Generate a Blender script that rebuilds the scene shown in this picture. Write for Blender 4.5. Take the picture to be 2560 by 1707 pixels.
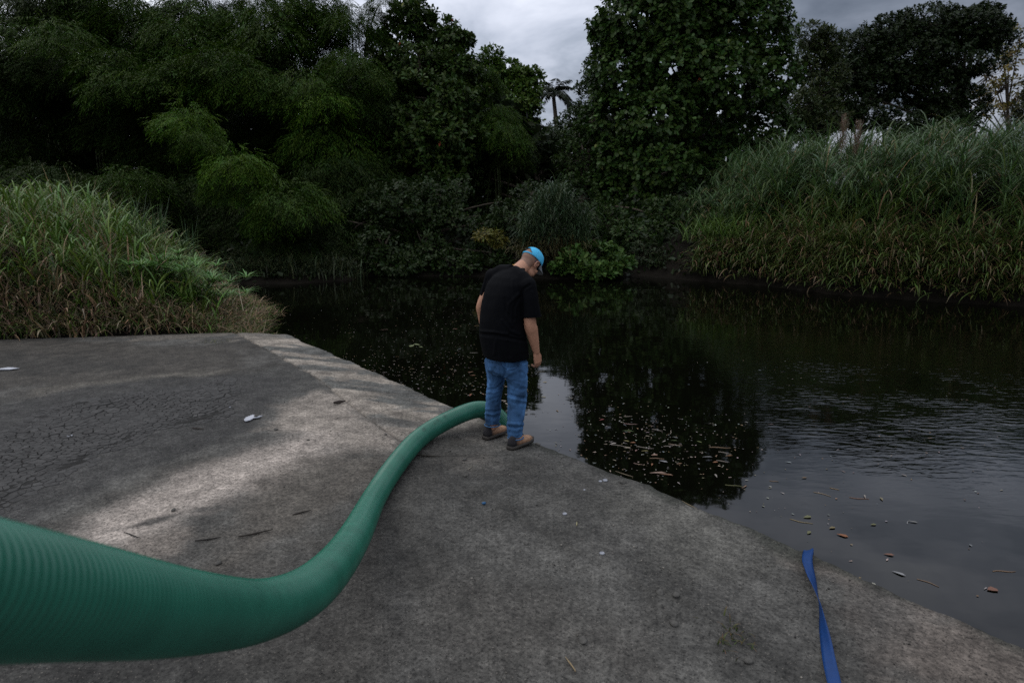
import bpy, bmesh, math, random
import numpy as np
from mathutils import Vector

random.seed(7)
rng = np.random.default_rng(11)
for o in list(bpy.data.objects):
    bpy.data.objects.remove(o)
SC = bpy.context.scene
COL = SC.collection
R_ = math.radians

# ------------------------------------------------------------------ camera
CAM_H = 1.97
FPX = 1600.0
TILT = math.atan(334.0 / FPX)
cam_d = bpy.data.cameras.new('camera')
cam_d.sensor_width = 36.0
cam_d.lens = FPX / 2560 * 36.0
cam_d.clip_start = 0.05
cam_d.clip_end = 3000
cam_d.dof.use_dof = True
cam_d.dof.focus_distance = 5.4
cam_d.dof.aperture_fstop = 3.4
cam = bpy.data.objects.new('camera', cam_d)
cam.location = (0, 0, CAM_H)
cam.rotation_euler = (math.pi / 2 - TILT, 0, 0)
COL.objects.link(cam)
SC.camera = cam

# ------------------------------------------------------------------ world: overcast sky
SUN_EL, SUN_AZ = R_(56), R_(-62)          # azimuth from +Y towards +X
world = bpy.data.worlds.new('World')
SC.world = world
world.use_nodes = True
nt = world.node_tree
nt.nodes.clear()


def N(tree, kind, **kw):
    n = tree.nodes.new(kind)
    for k, v in kw.items():
        setattr(n, k, v)
    return n


def setin(n, **kw):
    for k, v in kw.items():
        n.inputs[k.replace('_', ' ')].default_value = v
    return n


def link(tree, a, b):
    tree.links.new(a, b)


def math_node(tree, op, a, b=None, clamp=False):
    n = tree.nodes.new('ShaderNodeMath')
    n.operation = op
    n.use_clamp = clamp
    for i, x in enumerate((a, b)):
        if x is None:
            continue
        if hasattr(x, 'node'):
            tree.links.new(x, n.inputs[i])
        else:
            n.inputs[i].default_value = x
    return n.outputs[0]


def mix_rgb(tree, fac, a, b, mode='MIX'):
    n = tree.nodes.new('ShaderNodeMix')
    n.data_type = 'RGBA'
    n.blend_type = mode
    for idx, x in ((0, fac), (6, a), (7, b)):
        if hasattr(x, 'node'):
            tree.links.new(x, n.inputs[idx])
        elif isinstance(x, (int, float)):
            n.inputs[idx].default_value = x
        else:
            n.inputs[idx].default_value = (*x[:3], 1)
    return n.outputs[2]


def ramp(tree, fac, stops):
    n = tree.nodes.new('ShaderNodeValToRGB')
    cr = n.color_ramp
    while len(cr.elements) > 1:
        cr.elements.remove(cr.elements[-1])
    for i, (p, c) in enumerate(stops):
        e = cr.elements[0] if i == 0 else cr.elements.new(p)
        e.position = p
        e.color = (*c[:3], 1) if not isinstance(c, (int, float)) else (c, c, c, 1)
    tree.links.new(fac, n.inputs[0])
    return n.outputs[0]


def build_world():
    out = N(nt, 'ShaderNodeOutputWorld')
    bg = N(nt, 'ShaderNodeBackground')
    bg.inputs['Strength'].default_value = 0.14
    sky = N(nt, 'ShaderNodeTexSky', sky_type='NISHITA')
    sky.sun_disc = False
    sky.sun_elevation = SUN_EL
    sky.sun_rotation = SUN_AZ
    sky.air_density = 1.2
    sky.dust_density = 2.0
    tc = N(nt, 'ShaderNodeTexCoord')
    mp = N(nt, 'ShaderNodeMapping')
    mp.inputs['Scale'].default_value = (1.0, 1.0, 2.2)
    mp.inputs['Location'].default_value = (0.35, 0.1, 0.2)
    link(nt, tc.outputs['Generated'], mp.inputs['Vector'])
    n1 = setin(N(nt, 'ShaderNodeTexNoise'), Scale=2.1, Detail=6.0, Roughness=0.5, Distortion=0.5)
    n2 = setin(N(nt, 'ShaderNodeTexNoise'), Scale=5.5, Detail=8.0, Roughness=0.55, Distortion=0.3)
    link(nt, mp.outputs[0], n1.inputs['Vector'])
    link(nt, mp.outputs[0], n2.inputs['Vector'])
    sep = N(nt, 'ShaderNodeSeparateXYZ')
    link(nt, tc.outputs['Generated'], sep.inputs[0])
    X, Y, Z = sep.outputs
    # thick cloud to the right, thinner to the left, brighter overhead as under any overcast
    thin = math_node(nt, 'SUBTRACT', 1.0, math_node(nt, 'MULTIPLY', math_node(nt, 'SUBTRACT', Z, 0.20), 4.0), True)
    thin = math_node(nt, 'MULTIPLY', thin, 1.0, True)
    side = math_node(nt, 'ADD', math_node(nt, 'MULTIPLY', math_node(nt, 'MULTIPLY', X, thin), -0.62), -0.05)
    zen = math_node(nt, 'MULTIPLY', Z, 0.62)
    v = math_node(nt, 'ADD', math_node(nt, 'MULTIPLY', n1.outputs['Fac'], 0.75),
                  math_node(nt, 'MULTIPLY', math_node(nt, 'SUBTRACT', n2.outputs['Fac'], 0.32), 1.15))
    v = math_node(nt, 'ADD', v, side)
    v = math_node(nt, 'ADD', v, zen)
    cloud = ramp(nt, v, [(0.16, (0.72, 0.86, 1.15)), (0.36, (1.4, 1.6, 2.05)), (0.50, (2.7, 3.05, 3.75)),
                         (0.64, (4.0, 4.35, 5.2)), (0.85, (5.7, 6.0, 6.9)), (1.0, (7.2, 7.5, 8.2))])
    # pale break in the cloud low over the horizon
    low = math_node(nt, 'SUBTRACT', 0.26, Z, True)
    low = math_node(nt, 'MULTIPLY', low, 7.0, True)
    brk = math_node(nt, 'MULTIPLY', low, ramp(nt, n2.outputs['Fac'], [(0.36, 0.0), (0.62, 1.0)]))
    cloud = mix_rgb(nt, math_node(nt, 'MULTIPLY', brk, 0.75), cloud, (4.6, 4.8, 5.5))
    col = mix_rgb(nt, 0.93, sky.outputs[0], cloud)
    link(nt, col, bg.inputs['Color'])
    link(nt, bg.outputs[0], out.inputs[0])


build_world()

sun_d = bpy.data.lights.new('sun', 'SUN')
sun_d.energy = 0.5
sun_d.angle = R_(35)
sun_d.color = (1.0, 0.96, 0.9)
sun = bpy.data.objects.new('sun', sun_d)
sdir = Vector((math.sin(SUN_AZ) * math.cos(SUN_EL), math.cos(SUN_AZ) * math.cos(SUN_EL), math.sin(SUN_EL)))
sun.rotation_euler = (-sdir).to_track_quat('-Z', 'Y').to_euler()
COL.objects.link(sun)

# ------------------------------------------------------------------ render settings, exposure
SC.view_settings.view_transform = 'Standard'
SC.view_settings.look = 'None'
SC.view_settings.gamma = 1.0
SC.view_settings.exposure = 0.0
SC.view_settings.use_curve_mapping = False
SC.render.engine = 'CYCLES'
cy = SC.cycles
cy.use_denoising = False
cy.max_bounces = 6
cy.diffuse_bounces = 3
cy.glossy_bounces = 3
cy.transmission_bounces = 2
cy.transparent_max_bounces = 4
cy.use_adaptive_sampling = False

# ------------------------------------------------------------------ picture-to-place helpers (survey of the site)
CT, ST = math.cos(TILT), math.sin(TILT)


def ray(px, py):
    u = (np.asarray(px, float) - 1280.0) / FPX
    v = (np.asarray(py, float) - 853.5) / FPX
    return np.stack([u, CT - v * ST, -ST - v * CT], -1)


def U(px, py, Y):
    d = ray(px, py)
    k = np.asarray(Y, float) / d[..., 1]
    return d * k[..., None] + np.array([0, 0, CAM_H])


def G(px, py, z=0.0):
    d = ray(px, py)
    k = (z - CAM_H) / d[..., 2]
    p = d * k[..., None] + np.array([0, 0, CAM_H])
    return p


def project(P):
    P = np.asarray(P, float)
    x, y, z = P[..., 0], P[..., 1], P[..., 2] - CAM_H
    dep = y * CT - z * ST
    dn = -y * ST - z * CT
    return 1280 + FPX * x / dep, 853.5 + FPX * dn / dep


# ------------------------------------------------------------------ numpy noise
def hash3(i, j, k):
    n = (i * 374761393 + j * 668265263 + k * 2147483647 + 974634777) & 0x7fffffff
    n = ((n ^ (n >> 13)) * 1274126177) & 0x7fffffff
    n = (n ^ (n >> 16)) & 0x7fffffff
    return n / 0x7fffffff


def vnoise(P):
    P = np.asarray(P, float)
    if P.shape[-1] == 2:
        P = np.concatenate([P, np.zeros(P.shape[:-1] + (1,))], -1)
    i = np.floor(P).astype(np.int64)
    f = P - i
    f = f * f * (3 - 2 * f)
    r = 0
    for dx in (0, 1):
        for dy in (0, 1):
            for dz in (0, 1):
                w = (f[..., 0] if dx else 1 - f[..., 0]) * (f[..., 1] if dy else 1 - f[..., 1]) * \
                    (f[..., 2] if dz else 1 - f[..., 2])
                r = r + w * hash3(i[..., 0] + dx, i[..., 1] + dy, i[..., 2] + dz)
    return r


def fbm(P, octv=4):
    P = np.asarray(P, float)
    a, s, r = 0.5, 0, 0
    for o in range(octv):
        Q = P * 2 ** o
        c, sn = math.cos(.6 + o * 1.1), math.sin(.6 + o * 1.1)
        Q = np.concatenate([(Q[..., :1] * c - Q[..., 1:2] * sn), (Q[..., :1] * sn + Q[..., 1:2] * c), Q[..., 2:]], -1)
        r = r + a * vnoise(Q + o * 17.3)
        s += a
        a *= 0.5
    return r / s


def smooth(a, b, x):
    t = np.clip((x - a) / (b - a), 0, 1)
    return t * t * (3 - 2 * t)


def seg_dist(P, a, b):
    a, b = np.asarray(a, float), np.asarray(b, float)
    d = b - a
    t = np.clip(((P - a) @ d) / (d @ d), 0, 1)
    return np.linalg.norm(P - (a + t[..., None] * d), axis=-1)


def poly_sd(P, poly):
    """signed distance to a polygon, negative inside"""
    P = np.asarray(P, float)
    poly = np.asarray(poly, float)
    n = len(poly)
    dmin = np.full(P.shape[:-1], 1e9)
    inside = np.zeros(P.shape[:-1], bool)
    for i in range(n):
        a, b = poly[i], poly[(i + 1) % n]
        dmin = np.minimum(dmin, seg_dist(P, a, b))
        c = (a[1] > P[..., 1]) != (b[1] > P[..., 1])
        xx = (b[0] - a[0]) * (P[..., 1] - a[1]) / (b[1] - a[1] + 1e-12) + a[0]
        inside ^= c & (P[..., 0] < xx)
    return np.where(inside, -dmin, dmin)


def line_dist(P, pts):
    d = np.full(P.shape[:-1], 1e9)
    for a, b in zip(pts[:-1], pts[1:]):
        d = np.minimum(d, seg_dist(P, a, b))
    return d


# ------------------------------------------------------------------ mesh helpers
def mesh_np(name, V, faces, mats=None, parent=None, tint=None, smooth_shade=False, mat_idx=None):
    """faces: list of integer arrays (n,3)/(n,4)... joined into one mesh object"""
    V = np.asarray(V, np.float32)
    me = bpy.data.meshes.new(name)
    if isinstance(faces, np.ndarray):
        faces = [faces]
    faces = [f for f in faces if len(f)]
    loops = np.concatenate([f.reshape(-1) for f in faces]).astype(np.int32)
    tot = np.concatenate([np.full(len(f), f.shape[1]) for f in faces]).astype(np.int32)
    start = np.concatenate([[0], np.cumsum(tot)[:-1]]).astype(np.int32)
    me.vertices.add(len(V))
    me.vertices.foreach_set('co', V.reshape(-1))
    me.loops.add(len(loops))
    me.loops.foreach_set('vertex_index', loops)
    me.polygons.add(len(tot))
    me.polygons.foreach_set('loop_start', start)
    if smooth_shade:
        me.polygons.foreach_set('use_smooth', np.ones(len(tot), bool))
    if mat_idx is not None:
        me.polygons.foreach_set('material_index', np.asarray(mat_idx, np.int32))
    me.update(calc_edges=True)
    me.validate()
    if tint is not None:
        ca = me.color_attributes.new('tint', 'FLOAT_COLOR', 'POINT')
        t = np.ones((len(V), 4), np.float32)
        t[:, :3] = tint
        ca.data.foreach_set('color', t.reshape(-1))
    for m in (mats if isinstance(mats, (list, tuple)) else [mats]):
        if m is not None:
            me.materials.append(m)
    o = bpy.data.objects.new(name, me)
    COL.objects.link(o)
    if parent is not None:
        hang(o, parent)
    return o


def hang(o, parent):
    """parent a part whose vertices are in world coordinates"""
    o.parent = parent
    if parent.parent is None:
        o.matrix_parent_inverse = parent.matrix_basis.inverted()
    return o


def tag(o, label=None, cat=None, group=None, kind=None):
    if label:
        o['label'] = label
    if cat:
        o['category'] = cat
    if group:
        o['group'] = group
    if kind:
        o['kind'] = kind
    return o


def empty(name, loc=(0, 0, 0), label=None, cat=None, group=None, kind=None):
    o = bpy.data.objects.new(name, None)
    o.location = loc
    o.empty_display_size = 0.2
    COL.objects.link(o)
    return tag(o, label, cat, group, kind)


class Geo:
    def __init__(s):
        s.V, s.Q, s.T = [], [], []
        s.n = 0

    def add(s, V, Q=None, T=None):
        V = np.asarray(V, float)
        if Q is not None and len(Q):
            s.Q.append(np.asarray(Q) + s.n)
        if T is not None and len(T):
            s.T.append(np.asarray(T) + s.n)
        s.V.append(V)
        s.n += len(V)

    def rings(s, rings, cap=True):
        """list of (m,3) rings -> closed tube"""
        m = len(rings[0])
        k = len(rings)
        V = np.concatenate(rings)
        i = np.arange(m)
        j = (i + 1) % m
        Q = []
        for r in range(k - 1):
            Q.append(np.stack([r * m + i, r * m + j, (r + 1) * m + j, (r + 1) * m + i], 1))
        Q = np.concatenate(Q)
        T = []
        if cap:
            V = np.concatenate([V, [rings[0].mean(0)], [rings[-1].mean(0)]])
            T = np.concatenate([np.stack([j, i, np.full(m, k * m)], 1),
                                np.stack([(k - 1) * m + i, (k - 1) * m + j, np.full(m, k * m + 1)], 1)])
        s.add(V, Q, T)

    def tube(s, pts, rad, seg=12, cap=True):
        pts = np.asarray(pts, float)
        rad = np.broadcast_to(np.asarray(rad, float), (len(pts),)) if np.ndim(rad) < 2 else np.asarray(rad, float)
        tan = np.gradient(pts, axis=0)
        tan /= np.linalg.norm(tan, axis=1)[:, None] + 1e-12
        ref = np.array([0, 0, 1.0]) if abs(tan[0][2]) < 0.9 else np.array([1.0, 0, 0])
        a = np.cross(tan[0], ref)
        a /= np.linalg.norm(a)
        th = np.arange(seg) / seg * 2 * np.pi
        rr = []
        for p, t, r in zip(pts, tan, rad):
            a = a - t * (a @ t)
            a /= np.linalg.norm(a) + 1e-12
            b = np.cross(t, a)
            rr.append(p + r * (np.cos(th)[:, None] * a + np.sin(th)[:, None] * b))
        s.rings(rr, cap)

    def ell(s, c, rad, axes=np.eye(3), seg=20, rg=12):
        th = np.arange(seg) / seg * 2 * np.pi
        rr = []
        for q in np.linspace(-np.pi / 2 + .12, np.pi / 2 - .12, rg):
            l = np.stack([np.cos(th) * np.cos(q) * rad[0], np.sin(th) * np.cos(q) * rad[1],
                          np.full(seg, np.sin(q) * rad[2])], 1)
            rr.append(np.asarray(c) + l @ np.asarray(axes))
        s.rings(rr)

    def box(s, lo, hi):
        lo, hi = np.asarray(lo), np.asarray(hi)
        V = np.array([[x, y, z] for z in (0, 1) for y in (0, 1) for x in (0, 1)]) * (hi - lo) + lo
        s.add(V, [[0, 2, 3, 1], [4, 5, 7, 6], [0, 1, 5, 4], [2, 6, 7, 3], [0, 4, 6, 2], [1, 3, 7, 5]])

    def data(s):
        f = []
        if s.Q:
            f.append(np.concatenate(s.Q))
        if s.T:
            f.append(np.concatenate(s.T))
        return np.concatenate(s.V), f

    def build(s, name, mat, parent=None, smooth_shade=True, tint=None):
        V, f = s.data()
        return mesh_np(name, V, f, mat, parent, tint, smooth_shade)


def remeshed(geo, voxel, smooth_it=4, fac=0.5):
    V, f = geo.data()
    o = mesh_np('tmp', V, f)
    m = o.modifiers.new('r', 'REMESH')
    m.mode = 'VOXEL'
    m.voxel_size = voxel
    if smooth_it:
        s = o.modifiers.new('s', 'SMOOTH')
        s.factor = fac
        s.iterations = smooth_it
    dg = bpy.context.evaluated_depsgraph_get()
    ev = o.evaluated_get(dg)
    me = ev.to_mesh()
    nv = len(me.vertices)
    co = np.empty(nv * 3, np.float32)
    me.vertices.foreach_get('co', co)
    no = np.empty(nv * 3, np.float32)
    me.vertex_normals.foreach_get('vector', no)
    q = np.array([list(p.vertices) for p in me.polygons if len(p.vertices) == 4], np.int32).reshape(-1, 4)
    t = np.array([list(p.vertices) for p in me.polygons if len(p.vertices) == 3], np.int32).reshape(-1, 3)
    ev.to_mesh_clear()
    old = o.data
    bpy.data.objects.remove(o)
    bpy.data.meshes.remove(old)
    return co.reshape(-1, 3).astype(float), no.reshape(-1, 3).astype(float), [q, t]


# ------------------------------------------------------------------ materials
def mat(name, base=(0.5, 0.5, 0.5), rough=0.6, spec=0.5, tint=False, noise=None, bump=None, trans=0.0, sheen=0.0,
        ior=1.45, metallic=0.0):
    """noise=(scale, low, high): brightness mottling; bump=(scale, strength, distance)"""
    m = bpy.data.materials.new(name)
    m.use_nodes = True
    t = m.node_tree
    b = t.nodes['Principled BSDF']
    out = t.nodes['Material Output']
    b.inputs['Roughness'].default_value = rough
    b.inputs['Specular IOR Level'].default_value = spec
    b.inputs['IOR'].default_value = ior
    b.inputs['Metallic'].default_value = metallic
    if sheen:
        b.inputs['Sheen Weight'].default_value = sheen
    col = None
    if tint:
        a = N(t, 'ShaderNodeAttribute', attribute_name='tint')
        col = mix_rgb(t, 1.0, a.outputs['Color'], base, 'MULTIPLY')
    tc = N(t, 'ShaderNodeTexCoord')
    if noise:
        n = setin(N(t, 'ShaderNodeTexNoise'), Scale=noise[0], Detail=6.0, Roughness=0.6)
        link(t, tc.outputs['Object'], n.inputs['Vector'])
        g = ramp(t, n.outputs['Fac'], [(0.3, noise[1]), (0.7, noise[2])])
        col = mix_rgb(t, 1.0, col if col is not None else base, g, 'MULTIPLY')
    if col is None:
        b.inputs['Base Color'].default_value = (*base, 1)
    else:
        link(t, col, b.inputs['Base Color'])
    if bump:
        n = setin(N(t, 'ShaderNodeTexNoise'), Scale=bump[0], Detail=5.0, Roughness=0.6)
        link(t, tc.outputs['Object'], n.inputs['Vector'])
        bp = setin(N(t, 'ShaderNodeBump'), Strength=bump[1], Distance=bump[2])
        link(t, n.outputs['Fac'], bp.inputs['Height'])
        link(t, bp.outputs[0], b.inputs['Normal'])
    if trans:
        tr = N(t, 'ShaderNodeBsdfTranslucent')
        if col is None:
            tr.inputs['Color'].default_value = (*base, 1)
        else:
            link(t, col, tr.inputs['Color'])
        mx = N(t, 'ShaderNodeMixShader')
        mx.inputs[0].default_value = trans
        link(t, b.outputs[0], mx.inputs[1])
        link(t, tr.outputs[0], mx.inputs[2])
        link(t, mx.outputs[0], out.inputs['Surface'])
    return m


M = {}
M['leaf'] = mat('leaf_broad', (1, 1, 1), 0.45, 0.22, tint=True, trans=0.18)
M['leaf_fine'] = mat('leaf_bamboo', (1, 1, 1), 0.55, 0.10, tint=True, trans=0.2)
M['grass'] = mat('grass_blade', (1, 1, 1), 0.45, 0.32, tint=True, trans=0.22)
M['dry'] = mat('dry_grass', (1, 1, 1), 0.8, 0.2, tint=True, trans=0.15)
M['bark'] = mat('bark', (0.075, 0.06, 0.045), 0.85, 0.2, noise=(3, 0.5, 1.3), bump=(14, 0.6, 0.03))
M['culm'] = mat('bamboo_culm', (0.06, 0.08, 0.025), 0.45, 0.4, noise=(2, 0.6, 1.2))
M['soil'] = mat('soil', (0.011, 0.009, 0.0065), 0.95, 0.1, noise=(1.5, 0.4, 1.3), bump=(6, 0.8, 0.08))  # wet earth, colour darkened further so bare bank reads as shadow
M['twig'] = mat('twig', (1, 1, 1), 0.85, 0.2, tint=True, bump=(60, 0.4, 0.004))
M['debris'] = mat('debris', (1, 1, 1), 0.7, 0.3, tint=True)

# ------------------------------------------------------------------ layout of the site
A_ = G(724, 827)[:2]                          # far corner of the concrete
B_ = G(2560, 1600)[:2]
C_ = G(0, 848)[:2]
eE = (B_ - A_) / np.linalg.norm(B_ - A_)      # along the water edge, towards the camera
eF = (C_ - A_) / np.linalg.norm(C_ - A_)      # along the far edge, to the left
WZ = -0.38                                    # water level
MAT2 = np.stack([eE, eF], 1)
INV2 = np.linalg.inv(MAT2)


def W(px, py):
    return G(px, py, WZ)[..., :2]


lake = np.array([A_ + eF * 0.25 - eE * 0.0, A_ + eE * 22 + eF * 0.25, (26, -14), (19, 4),
                 W(2560, 768) + (0.3, 0), W(2330, 752), W(2100, 737), W(1930, 715), W(1735, 701), W(1600, 690),
                 W(1480, 699), W(1380, 697), W(1250, 693), W(1080, 690), W(900, 690), W(880, 700), W(800, 706),
                 W(720, 710), W(600, 712), W(545, 706), W(500, 700), W(520, 735), W(590, 768), W(640, 785), W(600, 808),
                 A_ + eF * 1.0 + np.array([-.03, .15])])
apron = np.array([A_, A_ + eE * 22, A_ + eE * 22 + eF * 18, A_ + eF * 18])


def ground_z(P):
    P = np.asarray(P, float)
    d = poly_sd(P, lake)
    x, y = P[..., 0], P[..., 1]
    out = np.maximum(d, 0)
    right = smooth(4.0, 7.5, x)
    near_left = smooth(-2.6, -5.2, x) * smooth(19, 16, y)
    slope = 0.10 * (1 - right) + 1.15 * right
    slope = slope * (1 - near_left) + 0.36 * near_left
    cap = 2.2 * (1 - right) + (np.interp(x, [5, 8, 10, 12.0, 15], [.8, 1.25, 2.8, 3.4, 2.9]) + 0.25 * np.sin(x * .9)) * right
    cap = cap * (1 - near_left) + 1.2 * near_left
    z = WZ + 0.35 * (1 - np.exp(-out / 0.5)) + cap * (1 - np.exp(-slope * out / cap))
    z = z + (fbm(P * 0.6) - 0.5) * 0.5 * smooth(0.3, 3, out)
    z = np.where(d < 0, WZ - 1.3 * smooth(0, -2.0, d) - 0.02, z)
    da = poly_sd(P, apron)
    z = np.where(da < 0.0, np.minimum(z, -0.3), z)
    t = smooth(0.0, 2.2, da)
    z = np.where((da > 0) & (d >= 0), np.minimum(z, -0.04 + t * 3 + da * 0.1), z)
    return z


def build_terrain():
    s = np.linspace(-1, 1, 210)
    gx = np.sign(s) * (np.abs(s) * 40 + np.abs(s) ** 6 * 360)
    s = np.linspace(0, 1, 230)
    gy = -12 + s * 62 + s ** 7 * 450
    gy = np.concatenate([[-300, -120, -50, -25], gy])
    X, Y = np.meshgrid(gx, gy)
    P = np.stack([X, Y], -1)
    Z = ground_z(P)
    far = smooth(60, 160, np.hypot(X, Y))
    Z = Z * (1 - far) + far * 3.0
    V = np.stack([X, Y, Z], -1).reshape(-1, 3)
    ny, nx = X.shape
    i = np.arange(ny * nx).reshape(ny, nx)
    Q = np.stack([i[:-1, :-1], i[:-1, 1:], i[1:, 1:], i[1:, :-1]], -1).reshape(-1, 4)
    o = mesh_np('ground', V, Q, M['soil'], smooth_shade=True)
    tag(o, 'dark earth of the river banks under the plants', 'ground', kind='structure')


build_terrain()


# ------------------------------------------------------------------ water
def build_water():
    m = bpy.data.materials.new('river_water')
    m.use_nodes = True
    t = m.node_tree
    b = t.nodes['Principled BSDF']
    b.inputs['Base Color'].default_value = (0.0022, 0.0024, 0.0013, 1)
    b.inputs['Roughness'].default_value = 0.03
    b.inputs['IOR'].default_value = 1.33
    tc = N(t, 'ShaderNodeTexCoord')
    # gentle swell everywhere
    mp = N(t, 'ShaderNodeMapping')
    mp.inputs['Scale'].default_value = (0.8, 1.3, 1)
    link(t, tc.outputs['Object'], mp.inputs[0])
    n0 = setin(N(t, 'ShaderNodeTexNoise'), Scale=1.2, Detail=3.0, Roughness=0.45)
    link(t, mp.outputs[0], n0.inputs['Vector'])
    # wind ripples: long crests, short wavelength
    mp2 = N(t, 'ShaderNodeMapping')
    mp2.inputs['Scale'].default_value = (2.2, 5.6, 1)
    mp2.inputs['Rotation'].default_value = (0, 0, R_(9))
    link(t, tc.outputs['Object'], mp2.inputs[0])
    n1 = setin(N(t, 'ShaderNodeTexNoise'), Scale=2.5, Detail=3.0, Roughness=0.45, Distortion=0.4)
    link(t, mp2.outputs[0], n1.inputs['Vector'])
    # where the wind reaches the surface: the open right-hand part
    sep = N(t, 'ShaderNodeSeparateXYZ')
    link(t, tc.outputs['Object'], sep.inputs[0])
    nm = setin(N(t, 'ShaderNodeTexNoise'), Scale=0.45, Detail=3.0, Roughness=0.6)
    link(t, tc.outputs['Object'], nm.inputs['Vector'])
    wob = math_node(t, 'MULTIPLY', math_node(t, 'SUBTRACT', nm.outputs['Fac'], 0.5), 3.0)
    mx_ = math_node(t, 'MULTIPLY', math_node(t, 'SUBTRACT', math_node(t, 'ADD', sep.outputs[0], wob), 2.4), 0.7, True)
    my_ = math_node(t, 'MULTIPLY', math_node(t, 'SUBTRACT', math_node(t, 'ADD', sep.outputs[1], wob), 4.4), 0.4, True)
    far_ = math_node(t, 'MULTIPLY', math_node(t, 'SUBTRACT', 13.0, math_node(t, 'ADD', sep.outputs[1], wob)), 0.22, True)
    pn = setin(N(t, 'ShaderNodeTexNoise'), Scale=0.8, Detail=3.0, Roughness=0.6)
    link(t, tc.outputs['Object'], pn.inputs['Vector'])
    gust = ramp(t, pn.outputs['Fac'], [(0.36, 0.15), (0.62, 1.0)])
    mask = math_node(t, 'MULTIPLY', math_node(t, 'MULTIPLY', math_node(t, 'MULTIPLY', mx_, my_), far_), gust)
    h = math_node(t, 'ADD', math_node(t, 'MULTIPLY', n0.outputs['Fac'], 0.0045),
                  math_node(t, 'MULTIPLY', math_node(t, 'MULTIPLY', n1.outputs['Fac'], mask), 0.0092))
    bp = setin(N(t, 'ShaderNodeBump'), Strength=1.0, Distance=1.0)
    link(t, h, bp.inputs['Height'])
    link(t, bp.outputs[0], b.inputs['Normal'])
    V = np.array([(-60, -20, WZ), (60, -20, WZ), (60, 60, WZ), (-60, 60, WZ)], float)
    # water sheet cut to the basin with a margin under the banks
    o = mesh_np('river_water', np.array([(-22, -14, WZ), (30, -14, WZ), (30, 38, WZ), (-22, 38, WZ)]),
                np.array([[0, 1, 2, 3]]), m)
    tag(o, 'still dark river water with floating bits', 'water', kind='structure')


build_water()


# ------------------------------------------------------------------ concrete
def vw(pts):
    """points read off the 2352-pixel view of the photograph -> ground plan"""
    p = np.asarray(pts, float) * (2560 / 2352)
    return G(p[:, 0], p[:, 1])[:, :2]


strip_line = vw([(590, 789), (650, 822), (722, 862), (760, 890), (803, 925), (850, 962), (925, 1012), (985, 1062)])
strip_ab = (strip_line - A_) @ INV2.T          # (a, b) in the skew frame


STRIP_END = float(strip_ab[-1, 0]) - .08
jab = (vw([(955, 905), (868, 948)]) - A_) @ INV2.T
J_K = float((jab[1, 0] - jab[0, 0]) / (jab[1, 1] - jab[0, 1]))
J_A = float(jab[0, 0] - J_K * jab[0, 1])


def strip_w(a):
    return np.interp(a, strip_ab[:, 0], strip_ab[:, 1])


def concrete_material():
    m = bpy.data.materials.new('weathered_concrete')
    m.use_nodes = True
    t = m.node_tree
    b = t.nodes['Principled BSDF']
    b.inputs['Roughness'].default_value = 0.85
    b.inputs['Specular IOR Level'].default_value = 0.25
    tc = N(t, 'ShaderNodeTexCoord')
    a = N(t, 'ShaderNodeAttribute', attribute_name='tint')

    tmap = N(t, 'ShaderNodeMapping')
    tmap.inputs['Rotation'].default_value = (.7, .5, .65)
    link(t, tc.outputs['Object'], tmap.inputs[0])

    def nz(scale, det=6, rough=0.6, vec=None):
        n = setin(N(t, 'ShaderNodeTexNoise'), Scale=scale, Detail=det, Roughness=rough)
        link(t, vec if vec is not None else tmap.outputs[0], n.inputs['Vector'])
        return n.outputs['Fac']
    g1 = ramp(t, nz(38, 8, 0.75), [(0.34, 0.45), (0.5, 0.98), (0.66, 1.65)])
    g2 = ramp(t, nz(7, 7, 0.7), [(0.32, 0.62), (0.68, 1.35)])
    mp = N(t, 'ShaderNodeMapping')
    mp.inputs['Rotation'].default_value = (0, 0, R_(28))
    mp.inputs['Scale'].default_value = (1, 7, 1)
    link(t, tc.outputs['Object'], mp.inputs[0])
    g3 = ramp(t, nz(9, 6, 0.7, mp.outputs[0]), [(0.3, 0.86), (0.7, 1.14)])
    pits = ramp(t, nz(75, 4, 0.65), [(0.36, 0.35), (0.46, 1.0)])
    c = mix_rgb(t, 1.0, a.outputs['Color'], g1, 'MULTIPLY')
    c = mix_rgb(t, 1.0, c, g2, 'MULTIPLY')
    c = mix_rgb(t, 1.0, c, pits, 'MULTIPLY')
    # pale sand grains exposed in the paste
    v = setin(N(t, 'ShaderNodeTexVoronoi'), Scale=70.0)
    link(t, tc.outputs['Object'], v.inputs['Vector'])
    gr = ramp(t, v.outputs['Distance'], [(0.16, 1.0), (0.28, 0.0)])
    sel = math_node(t, 'GREATER_THAN', nz(55, 2), 0.56)
    c = mix_rgb(t, math_node(t, 'MULTIPLY', math_node(t, 'MULTIPLY', gr, sel), 0.35), c, (0.34, 0.30, 0.25))
    link(t, c, b.inputs['Base Color'])
    h = math_node(t, 'ADD', math_node(t, 'MULTIPLY', nz(45, 8, 0.7), 0.7), math_node(t, 'MULTIPLY', nz(11, 5, 0.6), 1.0))
    bp = setin(N(t, 'ShaderNodeBump'), Strength=0.55, Distance=0.012)
    link(t, h, bp.inputs['Height'])
    link(t, bp.outputs[0], b.inputs['Normal'])
    return m


M['concrete'] = concrete_material()


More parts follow.
